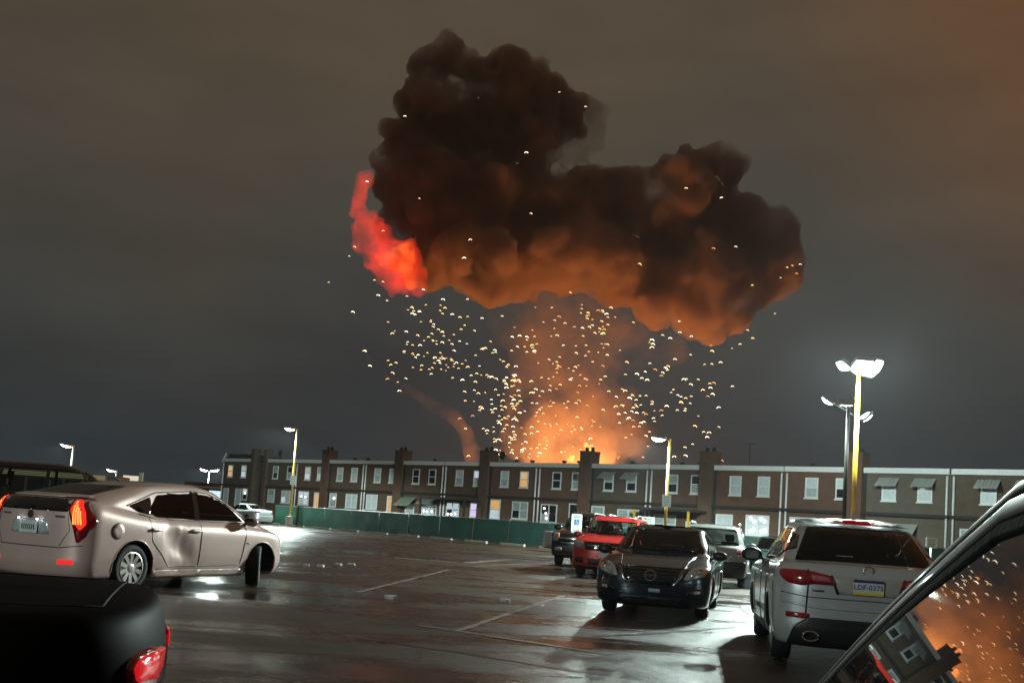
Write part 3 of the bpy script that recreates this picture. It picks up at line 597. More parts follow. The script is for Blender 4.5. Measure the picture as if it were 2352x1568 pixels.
pair(3, (1, 2), [(.18, 'dark', 'dark', None), (.365, 'dark', 'half', None)], [W_(1.35, 1.55, 1.7, 1.5, 'dark', 'half', True, False, ((.9, 2.7), (1.1, 2.3), (1.15, 1.9))), DOOR(4.0, 1.15, 'dark', 3.2)], 'row house directly under the fire with two dark upper windows',
     [(.655, 'half', 'dark', True), (.85, 'half', 'dark', True)], [DOOR(.8, 1.25, 'half', 3.1), W_(3.7, 1.2, 2.0, 1.75, 'half', 'blind', True, False)], 'row house with two pale metal awnings over its upper windows', exl=vent(1.0, 2.6), exr=vent(2.4))
pair(4, (0, 1), [(.185, 'half', 'dark', None), (.37, 'dark', 'half', None)], [PORCH(.3, hw - .3, 2.95, 2.6, post=YELLOW), W_(1.5, 1.3, 2.0, 1.4, 'half', 'dark', True, True), W_(4.0, 1.2, 1.3, 1.1, 'half', 'half')], 'row house with a porch on yellow posts behind the black sedan',
     [(.66, 'blind', 'blind', None), (.86, 'blind', 'blind', None)], [W_(1.0, 1.2, 1.35, 1.75, 'blind', 'blind', False, False), W_(3.6, 1.5, 1.8, 1.5, 'blind', 'blind', True, True, ((3.1, 2.75), (3.35, 2.55), (3.9, 2.75), (4.15, 2.6), (3.1, 1.9), (3.35, 2.0), (3.95, 1.9), (4.2, 2.0)))], 'row house with white blinds upstairs and a glinting window below', exl=vent(1.5, 3.1), exr=lambda r_, w_: MB().tube([(2.2, 1, 6.2), (2.2, 1, 8.1)], .03, 6).box(1.8, 2.6, .98, 1.02, 8.0, 8.06).build('roof_aerial', LEDGE, r_))  # the eight dots imitate lamps mirrored in the lower window
STR = pmat('striped awning', (.30, .33, .32), .6)
pair(5, (1, 3), [(.18, 'blind', 'half', None), (.375, 'blind', 'dark', None)], [W_(1.5, 1.7, 2.0, 1.3, 'blind', 'blind', True, False), W_(4.1, 1.6, 1.1, 1.2, 'blind', 'blind')], 'row house behind the yellow flood lamp post',
     [(.655, 'half', 'blind', STR), (.86, 'half', 'blind', STR)], [AWN(2.2, 2.9, 2.8, d=1.0, h=.7, mat=STR), W_(2.2, 1.2, 2.4, 1.0, 'half', 'half', True, False)], 'tan stucco row house with striped awnings above and below', exl=vent(1.0))
pair(6, (2, 3), [(.20, 'half', 'blind', STR), (.40, 'half', 'blind', STR)], [W_(1.4, 1.4, 1.6, 1.4, 'half', 'half', True)], 'rightmost row house, partly behind the near dark car pillar',
     [(.66, 'half', 'dark', None), (.86, 'half', 'dark', None)], [W_(1.4, 1.4, 1.6, 1.4, 'half', 'half', True)], 'last row house at the right edge of the photograph')

# ------------------------------------------------------------------ fence with green screens
FA = Vector((-17.9, 79.9, 0)); PAN = 3.05; NP = 17
SCR = pmat('green fence screen', (.014, .078, .056), .7, var=.55, scale=1.1, bump=.3); SCR2 = pmat('dark green fence screen', (.010, .052, .041), .7, var=.7, scale=.9, bump=.3)
fr = empty('screened_fence', FA, RZ, label='long low chain link fence hung with green screens in front of houses', cat='fence')
MB().tube([(0, 0, 1.48), (NP * PAN, 0, 1.48)], .022, 6).build('top_rail', STEEL, fr, True)
for k in range(NP + 1): MB().tube([(k * PAN, 0, 0), (k * PAN, 0, 1.52)], .032, 8).build('post', STEEL if k % 3 else BLACK, fr, True)
rnd = random.Random(5)
for k in range(NP):
    s_ = MB(); nx, nz_ = 8, 4; gr = []
    for i in range(nx + 1):
        gr.append([s_.b.verts.new((k * PAN + .03 + (PAN - .06) * i / nx, -.045 - .05 * abs(noise.noise(Vector((k * 3 + i * .6, j * .7, 2)))), .05 + (1.40 + rnd.uniform(-.02, .02)) * j / nz_)) for j in range(nz_ + 1)])
    for i in range(nx):
        for j in range(nz_): s_.b.faces.new((gr[i][j], gr[i + 1][j], gr[i + 1][j + 1], gr[i][j + 1]))
    s_.build('screen_panel', SCR if k < 3 else SCR2, fr, True)
NQ = Vector((-U.y, U.x, 0)) * -1
stop = MB().prism(rounded([(-.95, -.09), (.95, -.09), (.95, .09), (-.95, .09)], .03), 0, .12, 'Z').mesh('wheel_stop')
for k in range(13):
    o = link('wheel_stop', stop, pmat('pale concrete', (.36, .33, .27), .8, bump=.3)); o.location = FA + U * (1.5 + 3.05 * k) + Vector((-.67, -.74, 0)) * 1.3; o.rotation_euler = (0, 0, RZ)
    tag(o, 'pale concrete wheel stop on the wet asphalt along the green fence', 'wheel stop', 'concrete wheel stops in a line along the fence')

# ------------------------------------------------------------------ shops far left
sh = empty('shop_building', at_depth(70, 1128, 95) * 1.0, R(8), label='low lit shop front seen through the tall dark vehicle windows', cat='shop'); sh.location.z = 0
MB().box(-9, 6.5, 0, 10, 0, 3.3).build('wall', BR[2], sh); MB().box(-9.1, 6.6, -.3, -.004, 2.7, 3.2).build('canopy', pmat('canopy brown', (.12, .10, .07), .7), sh)
for k in range(9): MB().box(-8.6 + 1.65 * k, -7.2 + 1.65 * k, -.03, -.004, .5, 2.6).build('shop_window', pmat('dark shop window', (.02, .02, .02), .1, 0, 1.), sh)
for k in range(3): MB().box(-9, 6.5, -.42 , -.32, 2.75 + .15 * k, 2.82 + .15 * k).build('lit_band', emat('shop band', (1, .82, .45), .35), sh)
s2 = empty('corner_shop', at_depth(488, 1153, 150), R(5), label='small far shop with white blue lit sign and orange pillar by houses', cat='shop'); s2.location.z = 0
MB().box(-4.2, 1.6, 0, 8, 0, 4.2).build('wall', pmat('dark orange wall', (.16, .07, .04), .9), s2); sb = MB().box(-.6, 1.6, -.12, -.004, 2.1, 3.1).build('sign_board', emat('blue white sign', (.62, .85, 1), 1.4), s2)
MB().box(1.62, 2.05, -.3, .3, 0, 4.6).build('pillar', emat('orange lit pillar', (1, .48, .10), .7), s2); MB().box(-4.2, 1.6, -.5, -.13, 3.4, 3.7).build('roof_edge', TRIM, s2)
s3 = empty('lit_box_sign', at_depth(295, 1141, 120), 0, label='cream lit box sign low on the skyline behind the hatchback', cat='sign'); s3.location.z = 0
MB().box(-.85, .85, 0, .3, 3.15, 3.85).build('panel', emat('cream sign', (1, .93, .72), .9), s3); MB().box(-.1, .1, .05, .25, 0, 3.15).build('post', STEEL, s3); MB().box(1.0, 1.4, 0, .3, 2.9, 4.3).build('side_panel', pmat('pale green panel', (.4, .5, .42), .6), s3)

# ------------------------------------------------------------------ pale scraps drawn in place of puddle glints, and a bag
rnd = random.Random(3)
for k, (x, y) in enumerate(((703, 1299), (737, 1301), (776, 1297), (808, 1297), (897, 1374), (1164, 1381))):
    p = at_z(x, y); s_ = MB(); n = 7; q = [(rnd.uniform(.06, .13) * math.cos(a), rnd.uniform(.05, .10) * math.sin(a)) for a in [2 * math.pi * j / n for j in range(n)]]
    s_.prism(q, 0, .035 + .02 * rnd.random(), 'Z'); o = s_.build('glint_scrap', pmat('pale glint paint', (.5, .52, .5), .4, var=.3, scale=20)); o.location = p; tag(o, 'pale scrap standing in for a puddle glint on the dark asphalt', 'glint_scrap', 'stand-ins for puddle glints on the asphalt')
p = at_z(1721, 1352); s_ = MB().prism(rounded([(-.16, -.10), (.16, -.10), (.13, .11), (-.14, .10)], .04), 0, .42, 'Z').build('shopping_bag', pmat('blue white plastic', (.35, .48, .62), .35, var=.5, scale=9)); s_.location = p
tag(s_, 'pale blue and white bag on the ground right of the grey estate car', 'bag')
# ------------------------------------------------------------------ explosion
FD = 240.0
def smoke_mat(name, dens, col, nscale, lo, hi, aniso=0.2, emit=None):
    m = bpy.data.materials.new(name); m.use_nodes = True; t = m.node_tree; t.nodes.clear()
    o = nd(t, 'ShaderNodeOutputMaterial')
    v = nd(t, 'ShaderNodeVolumePrincipled'); v.inputs['Color'].default_value = (*col, 1); v.inputs['Anisotropy'].default_value = aniso
    g = nd(t, 'ShaderNodeNewGeometry'); n1 = nd(t, 'ShaderNodeTexNoise'); n1.inputs['Scale'].default_value = nscale; n1.inputs['Detail'].default_value = 5; n1.inputs['Roughness'].default_value = .62
    t.links.new(g.outputs['Position'], n1.inputs['Vector'])
    r = nd(t, 'ShaderNodeMapRange'); r.inputs[1].default_value = lo; r.inputs[2].default_value = hi; r.inputs[3].default_value = 0; r.inputs[4].default_value = dens
    t.links.new(n1.outputs[0], r.inputs[0]); t.links.new(r.outputs[0], v.inputs['Density'])
    if emit:
        v.inputs['Emission Color'].default_value = (*emit[0], 1)
        er = nd(t, 'ShaderNodeMapRange'); er.inputs[1].default_value = lo; er.inputs[2].default_value = hi; er.inputs[3].default_value = 0; er.inputs[4].default_value = emit[1]
        t.links.new(n1.outputs[0], er.inputs[0]); t.links.new(er.outputs[0], v.inputs['Emission Strength'])
    tr = nd(t, 'ShaderNodeBsdfTransparent'); rgb = nd(t, 'ShaderNodeRGB'); rgb.outputs[0].default_value = (1, 1, 1, 1); t.links.new(rgb.outputs[0], tr.inputs[0])
    t.links.new(tr.outputs[0], o.inputs['Surface']); t.links.new(v.outputs[0], o.inputs['Volume'])
    return m
def clouds_tex(size, depth=2):
    x = bpy.data.textures.new('billow', 'CLOUDS'); x.noise_scale = size; x.noise_depth = depth; x.noise_type = 'SOFT_NOISE'; return x
def hull(name, puffs, mat, voxel, disp, kids=9, seed=1):
    """puffs: (world position, radius); one closed billowing skin round all of them"""
    rnd = random.Random(seed); bm = bmesh.new(); sp = []
    for p, r in puffs:
        sp.append((p, r))
        for _ in range(kids):
            d = Vector((rnd.gauss(0, 1), rnd.gauss(0, 1), rnd.gauss(0, 1))).normalized()
            q = r * rnd.uniform(.22, .42); sp.append((p + d * (r * rnd.uniform(.82, .98)), q))
    for p, r in sp:
        bmesh.ops.create_icosphere(bm, subdivisions=2, radius=r, matrix=Matrix.Translation(p))
    me = bpy.data.meshes.new(name); bm.to_mesh(me); bm.free()
    o = bpy.data.objects.new(name, me); C.objects.link(o)
    md = o.modifiers.new('r', 'REMESH'); md.mode = 'VOXEL'; md.voxel_size = voxel
    for s, st in disp:
        d = o.modifiers.new('d', 'DISPLACE'); d.texture = clouds_tex(s); d.strength = st; d.mid_level = .5; d.texture_coords = 'GLOBAL'
    dg = bpy.context.evaluated_depsgraph_get(); new = bpy.data.meshes.new_from_object(o.evaluated_get(dg))
    o.modifiers.clear(); o.data = new; bpy.data.meshes.remove(me)
    new.materials.clear(); new.materials.append(mat)
    return o
def puffs_px(lst, Y, seed, squash=1.0):
    rnd = random.Random(seed); out = []
    for x, y, r in lst:
        out.append((at_depth(x, y, Y + rnd.uniform(-.5, .5) * r * Y / F), r * Y / F * .95))
    return out
CLOUD = [(1095,190,62),(1030,135,58),(975,160,45),(1075,150,45),(1165,170,62),(1225,180,55),(1200,240,100),(1265,270,85),(1000,250,95),(950,340,85),(1100,330,140),(1200,320,105),
 (918,420,62),(1000,450,130),(1130,470,140),(1270,450,80),(905,520,50),(950,590,50),(1000,600,75),(1340,480,105),(1420,460,85),(1100,600,100),(1200,580,110),(1300,570,110),
 (1480,470,95),(1560,440,85),(1620,400,68),(1660,385,58),(1690,385,36),(1600,520,125),(1700,520,88),(1765,540,70),(1795,570,45),(1740,620,95),(1650,650,105),(1560,640,100),
 (1450,620,100),(1380,600,95),(1500,705,52),(1600,725,55),(1680,715,55),(1630,755,34),(1780,650,50),(1120,670,42),(1180,650,50)]
mc = smoke_mat('thick brown smoke', .66, (.60, .44, .38), .092, .37, .60)
cloud = hull('smoke_cloud', puffs_px(CLOUD, FD, 3), mc, 1.0, [(11, 5.0), (4.5, 2.4), (1.9, .8)])
WISP = [(1350,265,50),(1320,300,62),(1345,320,48),(1300,340,50)]
wisp = hull('smoke_wisp', puffs_px(WISP, FD+6, 5), smoke_mat('thin brown smoke', .16, (.4,.3,.26), .1, .35, .65), 1.1, [(6, 3)])
COL = [(1290,665,105),(1380,700,95),(1200,705,85),(1330,1095,130),(1310,1020,120),(1300,950,112),(1310,890,105),(1290,830,112),(1270,770,120),(1290,715,100),(1400,770,80),(1470,790,60),(1540,800,45),(1220,900,70),(1420,930,50),(1450,1000,60),(1190,1000,60),(1180,760,60)]
col = hull('smoke_column', puffs_px(COL, FD, 9), smoke_mat('fire lit smoke column', .034, (.58,.43,.36), .11, .40, .64), 1.1, [(7, 4)])
FL = [(866,570,46),(892,598,52),(922,610,50),(940,580,32),(944,645,38),(848,515,36),(826,462,24),(838,412,24),(962,662,22),(855,545,46),(822,488,26),(905,640,38),(832,435,22)]
fl = hull('flame', puffs_px(FL, FD-15, 4), smoke_mat('flame', .06, (.5,.1,.05), .24, .34, .62, emit=((1, .038, .014), .15)), .8, [(5, 3), (2, 1.5)])
# the burning ground behind the houses
fp = at_depth(1335, 1168, FD - 2)
ld = bpy.data.lights.new('fire_glow', 'POINT'); ld.energy = 3.2e5; ld.color = (1, .39, .10); ld.shadow_soft_size = 5
lo = bpy.data.objects.new('fire_glow', ld); lo.location = fp; C.objects.link(lo)

tag(cloud, 'huge billowing brown black smoke cloud lit orange from below', 'smoke cloud'); tag(wisp, 'thin brown wisp on the right of the upper smoke lobe', 'smoke')
tag(col, 'orange glowing smoke column rising behind the row houses', 'smoke'); tag(fl, 'ragged red orange flame on the left flank of the smoke cloud', 'flame')
TR = []
tp_ = [(1088,1075,22),(1084,1040,22),(1075,1005,21),(1058,975,20),(1035,952,18),(1005,935,17),(975,918,15),(945,900,13),(915,880,11),(885,860,10),(858,835,9),(835,808,8),(812,785,7),(790,760,6)]
for (x0,y0,r0),(x1,y1,r1) in zip(tp_, tp_[1:]):
    for t_ in (0, .5): TR.append((x0+(x1-x0)*t_, y0+(y1-y0)*t_, r0+(r1-r0)*t_))
tr_ = hull('smoke_trail', puffs_px(TR, FD - 6, 8), smoke_mat('thin lit smoke trail', .05, (.62,.46,.38), .2, .34, .66), .7, [(4, 1.6)], kids=4)
tag(tr_, 'thin orange smoke trail curving up to the left of the embers', 'smoke')
BASE = [(1345,1022,9),(1357,1035,12),(1352,1048,10),(1312,1052,10),(1420,1050,6)]
fb = hull('ground_flame', puffs_px(BASE, FD - 20, 2), smoke_mat('yellow flame', .05, (.6,.3,.1), .35, .3, .6, emit=((1, .30, .05), 1.6)), .5, [(2, .8)], kids=5)
tag(fb, 'small yellow flames licking just above the roofs under the fire', 'flame')

FC = [(905,600,30),(930,590,28),(925,618,28),(945,565,14),(880,590,22),(948,648,14)]
fcore = hull('flame_core', puffs_px(FC, FD - 23, 6), smoke_mat('orange flame', .04, (.5,.2,.05), .30, .42, .64, emit=((1, .15, .02), .26)), .7, [(4, 2.5), (1.6, 1.2)]); fcore.parent = fl

# ------------------------------------------------------------------ the cars, one by one
def paint(name, col, metal=.35, rough=.32, var=.06): return pmat(name, col, rough, metal, 1., var, 3.)
def head(dx, dy): return math.atan2(dx, dy)     # heading: angle from +Y towards +X
def plate(c, ax, z, body_col, parts, yoff=0, x=0, w=.305, h=.155):
    p, n = c.hit(ax, x, z); sgn = 1 if ax == 'F' else -1; y = p.y + sgn * (.012 + yoff)
    f = MB().box(x - w / 2, x + w / 2, y - .003, y + .003, z - h / 2, z + h / 2).build('licence_plate', body_col, c.root)
    for nm, x0, x1, z0, z1, m in parts:
        MB().box(x + x0, x + x1, y + sgn * .003, y + sgn * .005, z + z0, z + z1).build(nm, m, f)
    return f, y, sgn
# --- hatchback with the dented door
def dent(x, y, z):
    if x > .4 and .25 < z < .98:
        u, v = (y + .50 + .35 * (z - .6)) / .36, (z - .60) / .36; d = math.exp(-(u * u + v * v) * 1.1)
        r = noise.noise(Vector((y * 4.2, z * 3.4, 1.7))) + .6 * abs(noise.noise(Vector((y * 9, z * 7, 4.1))))
        x -= d * (.028 + .045 * r)
    return x, y, z
BLKG = pmat('black glass', (.006, .006, .007), .05, 0, 1.)
SP_H = dict(L=4.48, W=1.745, H=1.49, hz=.80, belt=.955, cy=1.42, cz=1.02, dy=-2.02, dz=1.20, rf=.50, rr=-1.10, wr=.60, rd=.075, fd=.05, wb=2.70, wo=.06, wrad=.318, gc=.17, warp=dent, nf=3.4, nr=4.4, ng=3.8, tuck=.03)
SILVER = paint('pink lit silver paint', (.64, .45, .41), .25, .36)  # silver with the pink cast of red light mixed into its colour
hc = Car('hatchback', SP_H, (-5.40, 16.30), head(1.18, 2.68), SILVER, 'silver hatchback with a crumpled rear door and lit red tail lights', 'car', N=280)
RWIN = [(.98, .97), (-.10, .985), (-.10, 1.345), (.30, 1.33), (.62, 1.235)]
for ax in 'LR':
    hc.glass('front_window', ax, [(1.02, .985), (.02, .985), (.02, 1.36), (.28, 1.345), (.66, 1.225)], TINT, rnd=.04)
    hc.glass('rear_window', ax, [(-.06, .985), (-.86, 1.00), (-.98, 1.08), (-.78, 1.30), (-.06, 1.36)], TINT, rnd=.04)
    hc.patch('quarter_window', ax, [(-.94, 1.02), (-1.16, 1.05), (-1.36, 1.13), (-.92, 1.27)], pmat('black glass', (.006, .006, .007), .05, 0, 1.), rnd=.03, off=.006)
    hc.seam('door_seam', ax, [(1.02, .96), (1.0, .75), (.90, .35), (-.02, .33), (.0, .97)], .007)
    hc.seam('door_seam', ax, [(0.0, .33), (-.62, .33), (-.78, .50), (-.98, .68), (-1.02, .98)], .007)
    for y in (-.12, -.92):
        hc.patch('door_handle', ax, [(y - .10, .815), (y + .10, .815), (y + .10, .85), (y - .10, .85)], SILVER, off=.035, rnd=.015, h=.05)
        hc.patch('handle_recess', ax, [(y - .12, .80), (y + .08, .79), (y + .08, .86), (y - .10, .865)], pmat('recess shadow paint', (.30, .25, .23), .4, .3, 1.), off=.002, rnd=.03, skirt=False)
    hc.patch('pillar_trim', ax, [(.03, .975), (-.07, .975), (-.07, 1.37), (.03, 1.37)], BLKG, off=.009, rnd=0, skirt=False)
    hc.seam('sill_line', ax, [(.92, .30), (-.85, .30)], .006)
    hc.patch('side_skirt', ax, [(.95, .18), (-.92, .18), (-.92, .285), (.95, .285)], SILVER, off=.016, rnd=.02)
    hc.seam('window_trim', ax, [(1.16, .965), (.5, .965), (-.9, .975), (-1.2, 1.03)], .010)
    hc.seam('window_trim', ax, [(1.14, .975), (.66, 1.245), (.28, 1.37), (-.06, 1.385), (-.8, 1.33), (-1.40, 1.13)], .010)
a = [( -1.62 + .105 * math.cos(k * math.pi / 9), .80 + .105 * math.sin(k * math.pi / 9)) for k in range(18)]
hc.patch('fuel_door', 'R', a, SILVER, off=.010, rnd=0); hc.seam('fuel_door_seam', 'R', a + a[:1], .004)
hc.patch('badge', 'R', [(1.02, .655), (1.13, .655), (1.13, .675), (1.02, .675)], CHROME, off=.006, rnd=.005)
hc.patch('front_quarter_glass', 'R', [(1.30, .985), (1.06, .985), (.92, 1.10)], TINT, rnd=.02)
hc.glass('windscreen', 'F', [(-.70, 1.05), (.70, 1.05), (.56, 1.40), (-.56, 1.40)], CLEAR, h=.12)
# tail: hatch glass, spoiler lip, lower dark glass panel, lamps
hc.glass('hatch_glass', 'T', [(-.54, -1.95), (.54, -1.95), (.50, -1.16), (-.50, -1.16)], glass('hatch tint', (.10, .11, .11)), h=.12, see=False, rnd=.06)
hc.patch('spoiler', 'B', [(-.62, 1.185), (.62, 1.185), (.58, 1.225), (-.58, 1.225)], SILVER, off=.035, rnd=.02)
hc.patch('lower_hatch_glass', 'B', [(-.57, 1.01), (.57, 1.01), (.58, 1.175), (-.58, 1.175)], pmat('black glass', (.006, .006, .007), .05, 0, 1.), off=.008, rnd=.02)
TAIL = emat('lit tail lamp', (1, .03, .015), 1.6); TAILC = emat('lit tail lamp core', (1, .22, .05), 3.2)
lamp = [(.59, 1.205), (.70, 1.17), (.80, 1.04), (.825, .88), (.80, .72), (.72, .62), (.66, .82), (.58, 1.02)]
for l in hc.both('tail_lamp', 'B', lamp, REDL, off=.014, rnd=.03):
    pass
for sgn in (1, -1):
    hc.patch('lamp_glow', 'B', [(sgn * a_, b2) for a_, b2 in ([(.605, 1.18), (.69, 1.14), (.77, 1.02), (.795, .88), (.74, .78), (.67, .88), (.60, 1.04)])][::sgn], TAIL, off=.018, rnd=.03)
    for k in range(4):
        x0 = .625 + .028 * k; hc.patch('light_bar', 'B', [(sgn * q_, r_) for q_, r_ in [(x0, 1.15 - .04 * k), (x0 + .014, 1.15 - .04 * k), (x0 + .044, .86), (x0 + .03, .86)]][::sgn], TAILC, off=.023, rnd=0)
for ax in 'LR': hc.patch('side_tail_lamp', ax, [(-2.12, 1.10), (-2.04, 1.02), (-1.97, .90), (-2.08, .78)], REDL, off=.012, rnd=.02)
hc.both('bumper_reflector', 'B', [(.50, .35), (.70, .36), (.70, .42), (.50, .41)], emat('glowing bumper reflector', (1, .03, .03), 1.2), off=.01, rnd=.01)  # red glow given to the reflectors, which are no lamps
hc.seam('bumper_seam', 'B', [(-.78, .60), (-.5, .56), (.5, .56), (.78, .60)], .006)
hc.seam('hatch_seam', 'B', [(-.57, 1.0), (-.62, .78), (-.5, .58)], .005); hc.seam('hatch_seam', 'B', [(.57, 1.0), (.62, .78), (.5, .58)], .005)
hc.patch('plate_recess', 'B', [(-.34, .715), (.34, .715), (.28, .90), (-.28, .90)], pmat('plate recess', (.45, .47, .48), .4, .2, .6), off=.004, rnd=.04)
PW = pmat('plate white', (.6, .62, .62), .4); INK = pmat('plate ink', (.03, .03, .05), .5)
f, y, sg = plate(hc, 'B', .795, PW, [], .012)
for k in range(7): MB().box(-.115 + .034 * k, -.098 + .034 * k, y + sg * .003, y + sg * .005, .76, .827).build('plate_digit', INK, f)
MB().ball((0, 0, 0), .02, 1, (1, .5, .6)).build('plate_lamp', emat('plate lamp', (.8, .95, 1), 14), hc.root).location = (-.16, y - .02, .895)
MB().ball((0, 0, 0), .02, 1, (1, .5, .6)).build('plate_lamp', emat('plate lamp', (.8, .95, 1), 14), hc.root).location = (.16, y - .02, .895)
p, n = hc.hit('B', 0, .955); MB().lathe([(-.006, .05), (.006, .05)], 'Y', 20, (0, p.y - .008, .955)).build('emblem', CHROME, hc.root)
hc.patch('nameplate', 'B', [(.40, .935), (.54, .935), (.54, .96), (.40, .96)], CHROME, off=.006, rnd=.005); hc.patch('nameplate', 'B', [(-.54, .94), (-.36, .94), (-.36, .96), (-.54, .96)], CHROME, off=.006, rnd=.005)
hc.both('headlamp', 'F', [(.45, .66), (.72, .72), (.80, .86), (.66, .84), (.50, .76)], LENS, off=.012)
for ax in 'LR': hc.patch('headlamp_side', ax, [(2.05, .70), (1.78, .84), (1.62, .90), (1.80, .80), (1.95, .68)], LENS, off=.012, rnd=.02)
hc.patch('headlamp_glow', 'R', [(2.10, .69), (1.95, .78), (1.86, .80), (1.97, .69)], emat('lit headlamp', (1, .86, .55), 16), off=.018, rnd=.02)
hc.mirror(1.02, .99, mat=SILVER); hc.finish(rim=pmat('pale alloy', (.62, .55, .52), .35, .8), spokes=10, steer=.60)
hc.root.scale = (1.07, 1.07, 1.07); hc.root.location = (-5.50, 16.25, 0)
MB().tube([(.15, -.95, 1.46), (.15, -1.05, 1.50), (.15, -1.16, 1.49)], .015, 6).build('antenna', BLACK, hc.root)

# --- black four-door in the middle
SP_S = dict(L=4.86, W=1.83, H=1.47, hz=.80, belt=.95, cy=1.12, cz=1.00, dy=-1.80, dz=1.05, rf=.22, rr=-.78, wr=.60, wb=2.78, wo=.05, wrad=.325, gc=.17, nf=3.6, nr=4.)
NIGHT = paint('black blue paint', (.012, .018, .032), .5, .22)
sd = Car('sedan', SP_S, (2.90, 18.45), head(-.25, -.97), NIGHT, 'black sedan facing the camera, chrome V grille, between red and white cars', 'car', N=240)
BLKG = pmat('black glass', (.006, .006, .007), .05, 0, 1.)
def sedan_glass(c, see=True, g=CLEAR):
    c.glass('windscreen', 'F', [(-.70, 1.03), (.70, 1.03), (.56, 1.40), (-.56, 1.40)], g, see=see, h=.12, rnd=.06)
    c.glass('rear_screen', 'B', [(-.68, 1.09), (.68, 1.09), (.54, 1.39), (-.54, 1.39)], g, see=see, h=.12, rnd=.06)
    for ax in 'LR':
        c.glass('front_window', ax, [(.86, 1.0), (-.12, 1.0), (-.12, 1.36), (.18, 1.36)], g, see=see, rnd=.03)
        c.glass('rear_window', ax, [(-.18, 1.0), (-1.02, 1.02), (-1.28, 1.08), (-.84, 1.34), (-.18, 1.36)], g, see=see, rnd=.03)
        c.seam('door_seam', ax, [(.92, .97), (.90, .6), (.80, .28), (-.20, .28), (-.15, .98)], .006); c.seam('door_seam', ax, [(-.2, .28), (-.86, .28), (-1.05, .6), (-1.2, 1.0)], .006)
        for y in (-.02, -.95): c.patch('door_handle', ax, [(y - .1, .80), (y + .1, .80), (y + .1, .83), (y - .1, .83)], CHROME, off=.03, rnd=.012, h=.05)
sedan_glass(sd)
sd.patch('grille', 'F', [(-.47, .785), (.47, .785), (.40, .60), (.30, .53), (-.30, .53), (-.40, .60)], BLKG, off=.006, rnd=.03)
for k in range(4): sd.seam('grille_bar', 'F', [(-.40 + .02 * k, .74 - .05 * k), (.40 - .02 * k, .74 - .05 * k)], .008, BLACK, .014)
for sg in (1, -1): sd.patch('grille_surround', 'F', [(sg * x_, z_) for x_, z_ in [(.475, .815), (.545, .81), (.43, .56), (.36, .515), (.33, .535), (.395, .60)]][::sg], pmat('dull chrome', (.30, .28, .27), .2, 1.), off=.016, rnd=.012)
sd.patch('grille_top_bar', 'F', [(-.52, .79), (.52, .79), (.54, .82), (-.54, .82)], pmat('dull chrome', (.30, .28, .27), .2, 1.), off=.018, rnd=.01)
p, n = sd.hit('F', 0, .66); em = MB().tube([(.082 * math.cos(a), p.y + .03, .66 + .082 * math.sin(a)) for a in [2 * math.pi * k / 20 for k in range(21)]], .012, 6).box(-.10, .10, p.y + .022, p.y + .042, .64, .68, .006).build('emblem', CHROME, sd.root, False)
for l in sd.both('headlamp', 'F', [(.50, .62), (.64, .63), (.82, .70), (.85, .80), (.74, .84), (.58, .78)], LENS, off=.014): pass
for sg in (1, -1):
    for x_, z_ in ((.63, .70), (.74, .75)):
        p, n = sd.hit('F', sg * x_, z_); MB().ball((sg * x_, p.y + .012, z_), .035, 2, (1, .6, 1)).build('lamp_bulb', CHROME, sd.root, True)
    sd.patch('turn_signal', 'F', [(sg * x_, z_) for x_, z_ in [(.80, .72), (.85, .76), (.86, .80), (.81, .80)]][::sg], AMBER, off=.02, rnd=.01)
    sd.patch('fog_lamp_bezel', 'F', [(sg * x_, z_) for x_, z_ in [(.55, .36), (.80, .40), (.83, .50), (.66, .50), (.56, .44)]][::sg], BLKG, off=.008, rnd=.02)
    sd.patch('fog_lamp', 'F', [(sg * x_, z_) for x_, z_ in [(.66, .41), (.76, .42), (.78, .47), (.68, .47)]][::sg], LENS, off=.014, rnd=.02)
    sd.seam('bonnet_crease', 'T', [(sg * .50, 2.2), (sg * .56, 1.7), (sg * .62, 1.2)], .008, NIGHT, -.002)
sd.patch('lower_intake', 'F', [(-.50, .34), (.50, .34), (.42, .22), (-.42, .22)], BLACK, off=.008, rnd=.03)
for k in range(3): sd.seam('intake_bar', 'F', [(-.44, .31 - .03 * k), (.44, .31 - .03 * k)], .006, BLKG, .014)
sd.seam('bumper_seam', 'F', [(-.80, .60), (-.45, .48), (.45, .48), (.80, .60)], .004)
sd.patch('dealer_plate', 'F', [(-.16, .41), (.02, .41), (.02, .465), (-.16, .465)], pmat('pale blue plate', (.35, .45, .55), .4), off=.012, rnd=.01)
for sg in (-.3, .25): sd.seam('wiper', 'F', [(sg - .3, 1.045), (sg + .25, 1.07)], .008, BLACK, .015)
MB().box(-.11, .11, .40, .44, 1.29, 1.36, .012).build('rear_view_mirror', SEAT, sd.root)
sd.mirror(.86, 1.0, mat=BLACK, size=1.1); sd.finish(spokes=10)
MB().prism([(-.02, 1.46), (.12, 1.462), (.0, 1.50)], -.02, .02, 'X').build('roof_antenna', BLACK, sd.root).location = (0, -.75, -.02)

